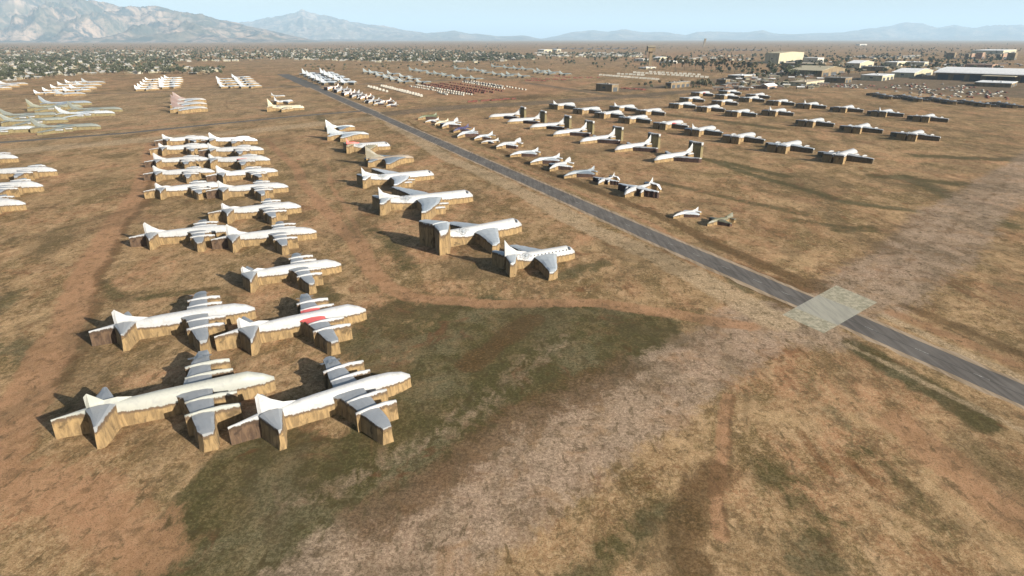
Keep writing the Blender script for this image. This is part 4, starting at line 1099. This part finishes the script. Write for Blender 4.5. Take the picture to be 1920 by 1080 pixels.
def scatter(poly, n, rnd, bias=1.0):
    """random ground points in a picture-measured plot of land"""
    xs = [p[0] for p in poly]; ys = [p[1] for p in poly]; out = []
    P = [tuple(p) for p in poly]
    while len(out) < n:
        x = rnd.uniform(min(xs), max(xs)); y = rnd.uniform(min(ys), max(ys))
        if in_poly(np.array([[x, y]]), P)[0]: out.append((x, y))
    return out
TOWN = [[(-60, 112), (120, 101), (320, 99), (330, 128), (420, 130), (425, 142), (300, 139), (160, 141), (60, 150), (-60, 162)],
        [(-60, 96), (330, 94), (520, 96), (530, 113), (300, 118), (120, 118), (-60, 120)],
        [(500, 93), (760, 92), (880, 97), (1000, 104), (1010, 113), (880, 118), (700, 117), (560, 113), (520, 110)],
        [(1000, 99), (1200, 100), (1205, 108), (1010, 107)]]
hs = []; ts = []
for poly, nh, nt in ((TOWN[0], 300, 950), (TOWN[1], 260, 1000), (TOWN[2], 420, 1500), (TOWN[3], 170, 90)):
    hs += scatter(poly, nh, rnd); ts += scatter(poly, nt, rnd)
hs += scatter([(1270, 103), (1420, 103), (1420, 116), (1290, 116)], 30, rnd)
hs += scatter([(1590, 106), (1720, 104), (1725, 111), (1590, 111)], 40, rnd)
ts += scatter([(1600, 88), (1760, 91), (1920, 92), (1920, 99), (1600, 99)], 60, rnd) + scatter([(-60, 88), (500, 88), (500, 97), (-60, 97)], 260, rnd) + scatter([(640, 88), (960, 88), (960, 95), (640, 95)], 80, rnd)
hs.sort(key=lambda p: -p[1]); ts.sort(key=lambda p: -p[1])
def put(me, name, label, cat, group, x, y, rz, sc=(1, 1, 1)):
    o = bpy.data.objects.new(name, me); col.objects.link(o); o.location = (x, y, 0); o.rotation_euler = (0, 0, rz); o.scale = sc
    tag(o, label, cat, group); return o
for i, (px, py) in enumerate(hs[:300]):
    x, y = G(px, py); s = rnd.uniform(.8, 1.25)
    k = rnd.choice((0, 0, 1, 1, 2, 3))
    put(HM[k], 'house', ['small cream house with white gabled roof among the town trees', 'long low tan house with white roof among the town trees',
        'small white house with grey roof among the town trees', 'tan house with beige roof among the town trees'][k], 'house', 'houses of the town', x, y, R(rnd.choice((0, 90, 12, 100)) + rnd.uniform(-6, 6)), (s, s, 1))
for i, (px, py) in enumerate(ts[:230]):
    x, y = G(px, py); s = rnd.uniform(.9, 1.6)
    put(TM[i % 6], 'tree', 'bushy dark green tree among the houses of the town', 'tree', 'trees of the town', x, y, rnd.uniform(0, 6.28), (s, s, s * rnd.uniform(.8, 1.1)))
for i, (px, py) in enumerate(scatter([(1160, 126), (1200, 128), (1390, 128), (1410, 136), (1380, 137), (1180, 131)], 44, rnd)):
    x, y = G(1238 + (i * 4.2) + rnd.uniform(-3, 3), 131.0 + i * .12 + rnd.uniform(-2.5, 2.5)); s = rnd.uniform(1.1, 1.8)
    put(TMT[i % 4], 'tree', 'tall narrow tree in the row right of the control tower', 'tree', 'tall narrow trees by the tower', x, y, rnd.uniform(0, 6.28), (s, s, s))
for i in range(36):
    px = rnd.uniform(1440, 1570); py = rnd.uniform(126, 143); x, y = G(px, py); s = rnd.uniform(1.4, 2.4)
    put(TM[i % 6], 'tree', 'round tree among the halls in front of the tall hangar', 'tree', 'trees among the base halls', x, y, rnd.uniform(0, 6.28), (s, s, s))
for i in range(16):
    px = rnd.uniform(1300, 1332); py = rnd.uniform(156, 163); x, y = G(px, py); s = rnd.uniform(.9, 1.3)
    put(TMD[i % 3], 'tree', 'yellow-green tree in the clump beside the flat tan storage building', 'tree', 'clump of trees beside the storage building', x, y, rnd.uniform(0, 6.28), (s, s, s * 1.5))
for i, (px, py) in enumerate(scatter([(560, 122), (760, 122), (1130, 116), (1180, 122), (1010, 124), (860, 128), (700, 133), (580, 136)], 90, rnd)):
    x, y = G(px, py); s = rnd.uniform(.8, 1.5)
    put(TMD[i % 3], 'bush', 'low desert bush on the open ground behind the grey jets', 'bush', 'desert bushes behind the grey jets', x, y, rnd.uniform(0, 6.28), (s, s, s))

for i, (px, py) in enumerate(scatter([(1150, 158), (1240, 156), (1470, 150), (1560, 166), (1340, 166), (1240, 168)], 60, rnd)):
    x, y = G(px, py); s = rnd.uniform(.7, 1.3)
    put(TMD[i % 3], 'bush', 'dark bush beside the sheds at the near edge of the base', 'bush', 'bushes at the near edge of the base', x, y, rnd.uniform(0, 6.28), (s, s, s))

def merge_trees(pts, name, label, cat, kit, mats, smin=.7, smax=1.3):
    geo = [tree_geo(random.Random(900 + i), 6.5, 3.1, 46, 1.0) for i in range(5)] if kit == 't' else None
    Vs = []; Fs = []; MI = []; base = 0
    arr = []
    for g_ in geo: arr.append((np.array(g_[0]), [np.array([list(f) + [-1] * (4 - len(f)) for f in g_[1]])][0], g_[2]))
    for i, (px, py) in enumerate(pts):
        V, F, nl = arr[i % 5]; x, y = G(px, py); s = rnd.uniform(smin, smax); a = rnd.uniform(0, 6.28)
        c, q = math.cos(a) * s, math.sin(a) * s
        W = np.stack([V[:, 0] * c - V[:, 1] * q + x, V[:, 0] * q + V[:, 1] * c + y, V[:, 2] * s], 1)
        Vs.append(W); Fs.append(np.where(F >= 0, F + base, -1)); base += len(V)
        MI += [i % len(mats)] * len(F)
    V = np.vstack(Vs); F = np.vstack(Fs)
    me = bpy.data.meshes.new(name); me.from_pydata(V.tolist(), [], [[k for k in f if k >= 0] for f in F.tolist()]); me.update()
    for m in mats: me.materials.append(m)
    me.polygons.foreach_set('material_index', MI)
    o = bpy.data.objects.new(name, me); col.objects.link(o); tag(o, label, cat, kind='stuff'); return o
merge_trees(ts[230:], 'town_trees', 'mass of small dark green trees across the far town', 'trees', 't', km2[:2], .9, 1.9)
plain = scatter([(-60, 84), (1980, 82), (1980, 98), (1450, 97), (1200, 92), (500, 92), (-60, 92)], 260, rnd) + scatter([(1100, 95), (1900, 95), (1900, 125), (1600, 118), (1300, 124), (1100, 114)], 420, rnd) + scatter([(1000, 110), (1900, 102), (1900, 132), (1440, 150), (1300, 134), (1100, 128)], 420, rnd)
merge_trees(plain, 'desert_scrub', 'scattered dark scrub on the plain towards the mountains', 'scrub', 't', [km2[1], km2[0]], .8, 1.9)
# remaining houses as one mass
def merge_houses(pts):
    Vs = []; Fs = []; MI = []; base = 0
    src = []
    for me in HM:
        src.append((np.array([v.co[:] for v in me.vertices]), [list(p.vertices) for p in me.polygons], [p.material_index for p in me.polygons]))
    mats = [MW['cream'], MR['house'], M_DOOR, MR['grey'], MW['tan']]
    for i, (px, py) in enumerate(pts):
        kk = rnd.choice((0, 0, 1, 1, 2)); V, F, mi = src[kk]; x, y = G(px, py); a = rnd.choice((0, 1.57)) + rnd.uniform(-.2, .2); c, q = math.cos(a), math.sin(a)
        Vs.append(np.stack([V[:, 0] * c - V[:, 1] * q + x, V[:, 0] * q + V[:, 1] * c + y, V[:, 2]], 1))
        Fs += [[k + base for k in f] for f in F]; base += len(V)
        MI += [{0: 0 if kk == 0 else 4, 1: 3 if kk == 2 else 1, 2: 2}[m] for m in mi]
    me = bpy.data.meshes.new('far_houses'); me.from_pydata(np.vstack(Vs).tolist(), [], Fs); me.update()
    for m in mats: me.materials.append(m)
    me.polygons.foreach_set('material_index', MI)
    o = bpy.data.objects.new('far_houses', me); col.objects.link(o); tag(o, 'mass of tiny pale houses at the far side of the town', 'houses', kind='stuff')
merge_houses(hs[300:])

# crates, drums and trailers in rows
def crate_mesh(name, L, w, h, mat, arch=True):
    V = []; F = []
    prof = [(-w / 2, 0.0), (-w / 2, h * .6), (-w * .3, h * .92), (0, h), (w * .3, h * .92), (w / 2, h * .6), (w / 2, 0.0)] if arch else [(-w / 2, 0), (-w / 2, h), (-w * .45, h * 1.05), (0, h * 1.05), (w * .45, h * 1.05), (w / 2, h), (w / 2, 0)]
    for s in (-L / 2, -L * .42, L * .42, L / 2):
        f = .86 if abs(s) > L * .45 else 1
        for a, z in prof: V.append((s, a * f, z * f - .05))
    for k in range(3):
        for i in range(6): F.append((k * 7 + i, k * 7 + i + 1, k * 7 + 8 + i, k * 7 + 7 + i))
    F += [tuple(range(7)), tuple(range(21, 28))[::-1]]
    b = len(V); v, f = join([boxv(-L * .3, -L * .2, -w * .55, w * .55, -.05, .25), boxv(L * .2, L * .3, -w * .55, w * .55, -.05, .25)])
    F += [tuple(i + b for i in q) for q in f]; V += v
    me = bpy.data.meshes.new(name); me.from_pydata(V, [], F); me.update(); bm_fix(me); me.materials.append(mat); return me
kk = NT('rust_red_paint', .9, .1); kk.base(kk.mix(kk.ramp(kk.noise(.5, 4, .6, kk.coord('Object')), .4, .6), (.15, .055, .04), (.10, .045, .035))); M_RUST = kk.m
CW = crate_mesh('dome', 4.5, 3.6, 3.0, MW['white']); CR = crate_mesh('crate', 4.6, 1.8, 1.5, M_RUST, False); CWh = crate_mesh('crate', 3.4, 1.8, 1.5, MW['white'], False)
CG = crate_mesh('crate', 7.0, 2.4, 1.8, MR['grey'], False)
def prow(me, name, label, cat, group, a, b, n, rz=0, jit=.4):
    A = np.array(G(*a)); B = np.array(G(*b))
    for i in range(n):
        p = A + (B - A) * i / max(1, n - 1); s = rnd.uniform(.85, 1.15)
        put(me, name, label, cat, group, p[0] + rnd.uniform(-jit, jit), p[1] + rnd.uniform(-jit, jit), rz + rnd.uniform(-.08, .08), (s, s, s))
dl = 'small white domed shelter in the short row'
prow(CW, 'dome_shelter', 'white domed shelter in the short slanting row beyond the road', 'shelter', 'white domes in rows', (691, 163), (725, 172.5), 7, R(100))
prow(CW, 'dome_shelter', 'white domed shelter in the long slanting row beside the crate field', 'shelter', 'white domes in rows', (716, 162), (790, 181), 17, R(100))
def crate_row(label, me, group, a, b, n): prow(me, 'crate', label, 'crate', group, a, b, n, math.atan2(G(*b)[1] - G(*a)[1], G(*b)[0] - G(*a)[0]), .7)
gg = 'crates in rows on the dirt field'
for w, me, a, b, n in [('white crate in the first row of the crate field', CWh, (768, 162), (868, 179), 26), ('white crate in the second row of the crate field', CWh, (780, 159.5), (884, 178), 26),
                    ('dark red crate in the third row of the crate field', CR, (793, 158.5), (890, 175.5), 24), ('dark red crate in the fourth row of the crate field', CR, (809, 158), (908, 175), 24),
                    ('dark red crate in the fifth row of the crate field', CR, (826, 157), (924, 174), 24), ('dark red crate in the sixth row of the crate field', CR, (846, 155.5), (942, 171.5), 20),
                    ('white crate in the seventh row of the crate field', CWh, (868, 154), (946, 167), 18), ('grey long crate in the eighth row of the crate field', CG, (872, 153), (940, 163), 14),
                    ('white crate in the ninth row of the crate field', CWh, (884, 152.5), (985, 169), 20), ('white crate in the small loose pile before the crate rows', CWh, (822, 174), (838, 178), 7)]:
    crate_row(w, me, gg, a, b, n)
for a, b, n in [((985, 151), (1022, 152), 8), ((1000, 148), (1060, 150), 9), ((1045, 143), (1080, 147), 7), ((1085, 146), (1118, 146), 5), ((880, 192), (960, 186), 12), ((1165, 166), (1210, 169), 12)]:
    prow(CR, 'crate', 'dark red-brown crate in the loose piles right of the crate field', 'crate', 'dark crates in loose piles', a, b, n, R(8), 3)
TR = crate_mesh('trailer', 6.2, 2.6, 2.8, MW['white'], False)
for w, a, b, n in [('white trailer in the nearest row right of the crate piles', (1126, 141.5), (1232, 150), 16), ('white trailer in the second row right of the crate piles', (1160, 139.5), (1205, 142), 7),
                ('white trailer in the third row before the pillar trees', (1190, 137), (1325, 146), 17), ('white trailer in the back row before the pillar trees', (1220, 135.8), (1310, 141), 12)]:
    prow(TR, 'trailer', w, 'trailer', 'white trailers in rows', a, b, n, R(-8))
CARW = crate_mesh('parked_car', 4.6, 1.9, 1.5, MW['white']); CARD = crate_mesh('parked_car', 4.6, 1.9, 1.5, MR['grey'])
def car_mesh(paint):
    V = []; F = []
    prof = [(-2.2, .3), (-2.25, .85), (-1.5, .95), (-1.0, 1.45), (.6, 1.48), (1.3, .98), (2.15, .85), (2.25, .35)]
    for y in (-.88, .88):
        for x, z in prof: V.append((x, y * (.8 if z > 1.2 else 1), z))
    n = len(prof)
    for i in range(n): F.append((i, (i + 1) % n, n + (i + 1) % n, n + i))
    F += [tuple(range(n)), tuple(range(n, 2 * n))[::-1]]
    nb = len(F)
    ws = []
    for x in (-1.4, 1.4):
        for y in (-.92, .74): ws.append(boxv(x - .32, x + .32, y, y + .18, 0, .62))
    v, f = join(ws); b = len(V); V += v; F += [tuple(i + b for i in q) for q in f]
    me = bpy.data.meshes.new('parked_car'); me.from_pydata(V, [], F); me.update(); bm_fix(me)
    me.materials.append(paint); me.materials.append(M_DOOR); me.polygons.foreach_set('material_index', [0] * nb + [1] * (len(F) - nb)); return me
CARS = [car_mesh(MW['white']), car_mesh(MR['grey']), car_mesh(M_RUST)]
for i, (px, py) in enumerate(scatter([(1670, 158), (1800, 158), (1900, 176), (1890, 188), (1740, 182), (1640, 168)], 120, rnd) + scatter([(1560, 158), (1640, 160), (1640, 168), (1560, 164)], 30, rnd)
                             + scatter([(1180, 100), (1400, 104), (1400, 112), (1180, 108)], 60, rnd)):
    x, y = G(px, py); c_ = i % 3
    put(CARS[c_], 'parked_car', ['white parked car on the yards by the base halls', 'dark grey parked car on the yards by the base halls', 'dark red parked car on the yards by the base halls'][c_],
        'car', 'cars parked on the base yards', x, y, R(rnd.choice((10, 100)) + rnd.uniform(-8, 8)), (1.6, 1.6, 1.6) if False else (1, 1, 1))
SH = [house_mesh('shed', 9, 6, 3.0, .8, MW['tan'], MR['white']), house_mesh('shed', 14, 7, 3.4, .7, MW['brown'], MR['grey']), house_mesh('shed', 7, 6, 2.8, .6, MW['cream'], MR['beige'])]
for i, (px, py) in enumerate(scatter([(1480, 118), (1900, 116), (1920, 126), (1740, 132), (1600, 134), (1560, 166), (1500, 168), (1340, 170), (1380, 150), (1440, 132)], 190, rnd)):
    x, y = G(px, py); c_ = i % 3
    put(SH[c_], 'shed', ['small tan shed with white roof between the base halls', 'dark brown shed with grey roof between the base halls', 'small cream shed with beige roof between the base halls'][c_],
        'shed', 'sheds between the base halls', x, y, R(rnd.choice((-20, 70)) + rnd.uniform(-8, 8)))

# ------------------------------------------------------------------ the air
def haze():
    V, F = boxv(-85000, 85000, -3000, 90000, -60, 2000)
    me = bpy.data.meshes.new('haze'); me.from_pydata(V, [], F); me.update(); bm_fix(me)
    m = bpy.data.materials.new('haze_air'); m.use_nodes = True; t = m.node_tree
    t.nodes.remove(t.nodes['Principled BSDF'])
    v = t.nodes.new('ShaderNodeVolumePrincipled')
    v.inputs['Color'].default_value = (.58, .80, 1.0, 1); v.inputs['Density'].default_value = HAZE; v.inputs['Anisotropy'].default_value = 0.0
    t.links.new(v.outputs[0], t.nodes['Material Output'].inputs['Volume'])
    me.materials.append(m)
    o = bpy.data.objects.new('haze', me); col.objects.link(o); tag(o, kind='stuff', label='pale blue haze over the whole plain', cat='haze')
HAZE = 4.0e-5
haze()
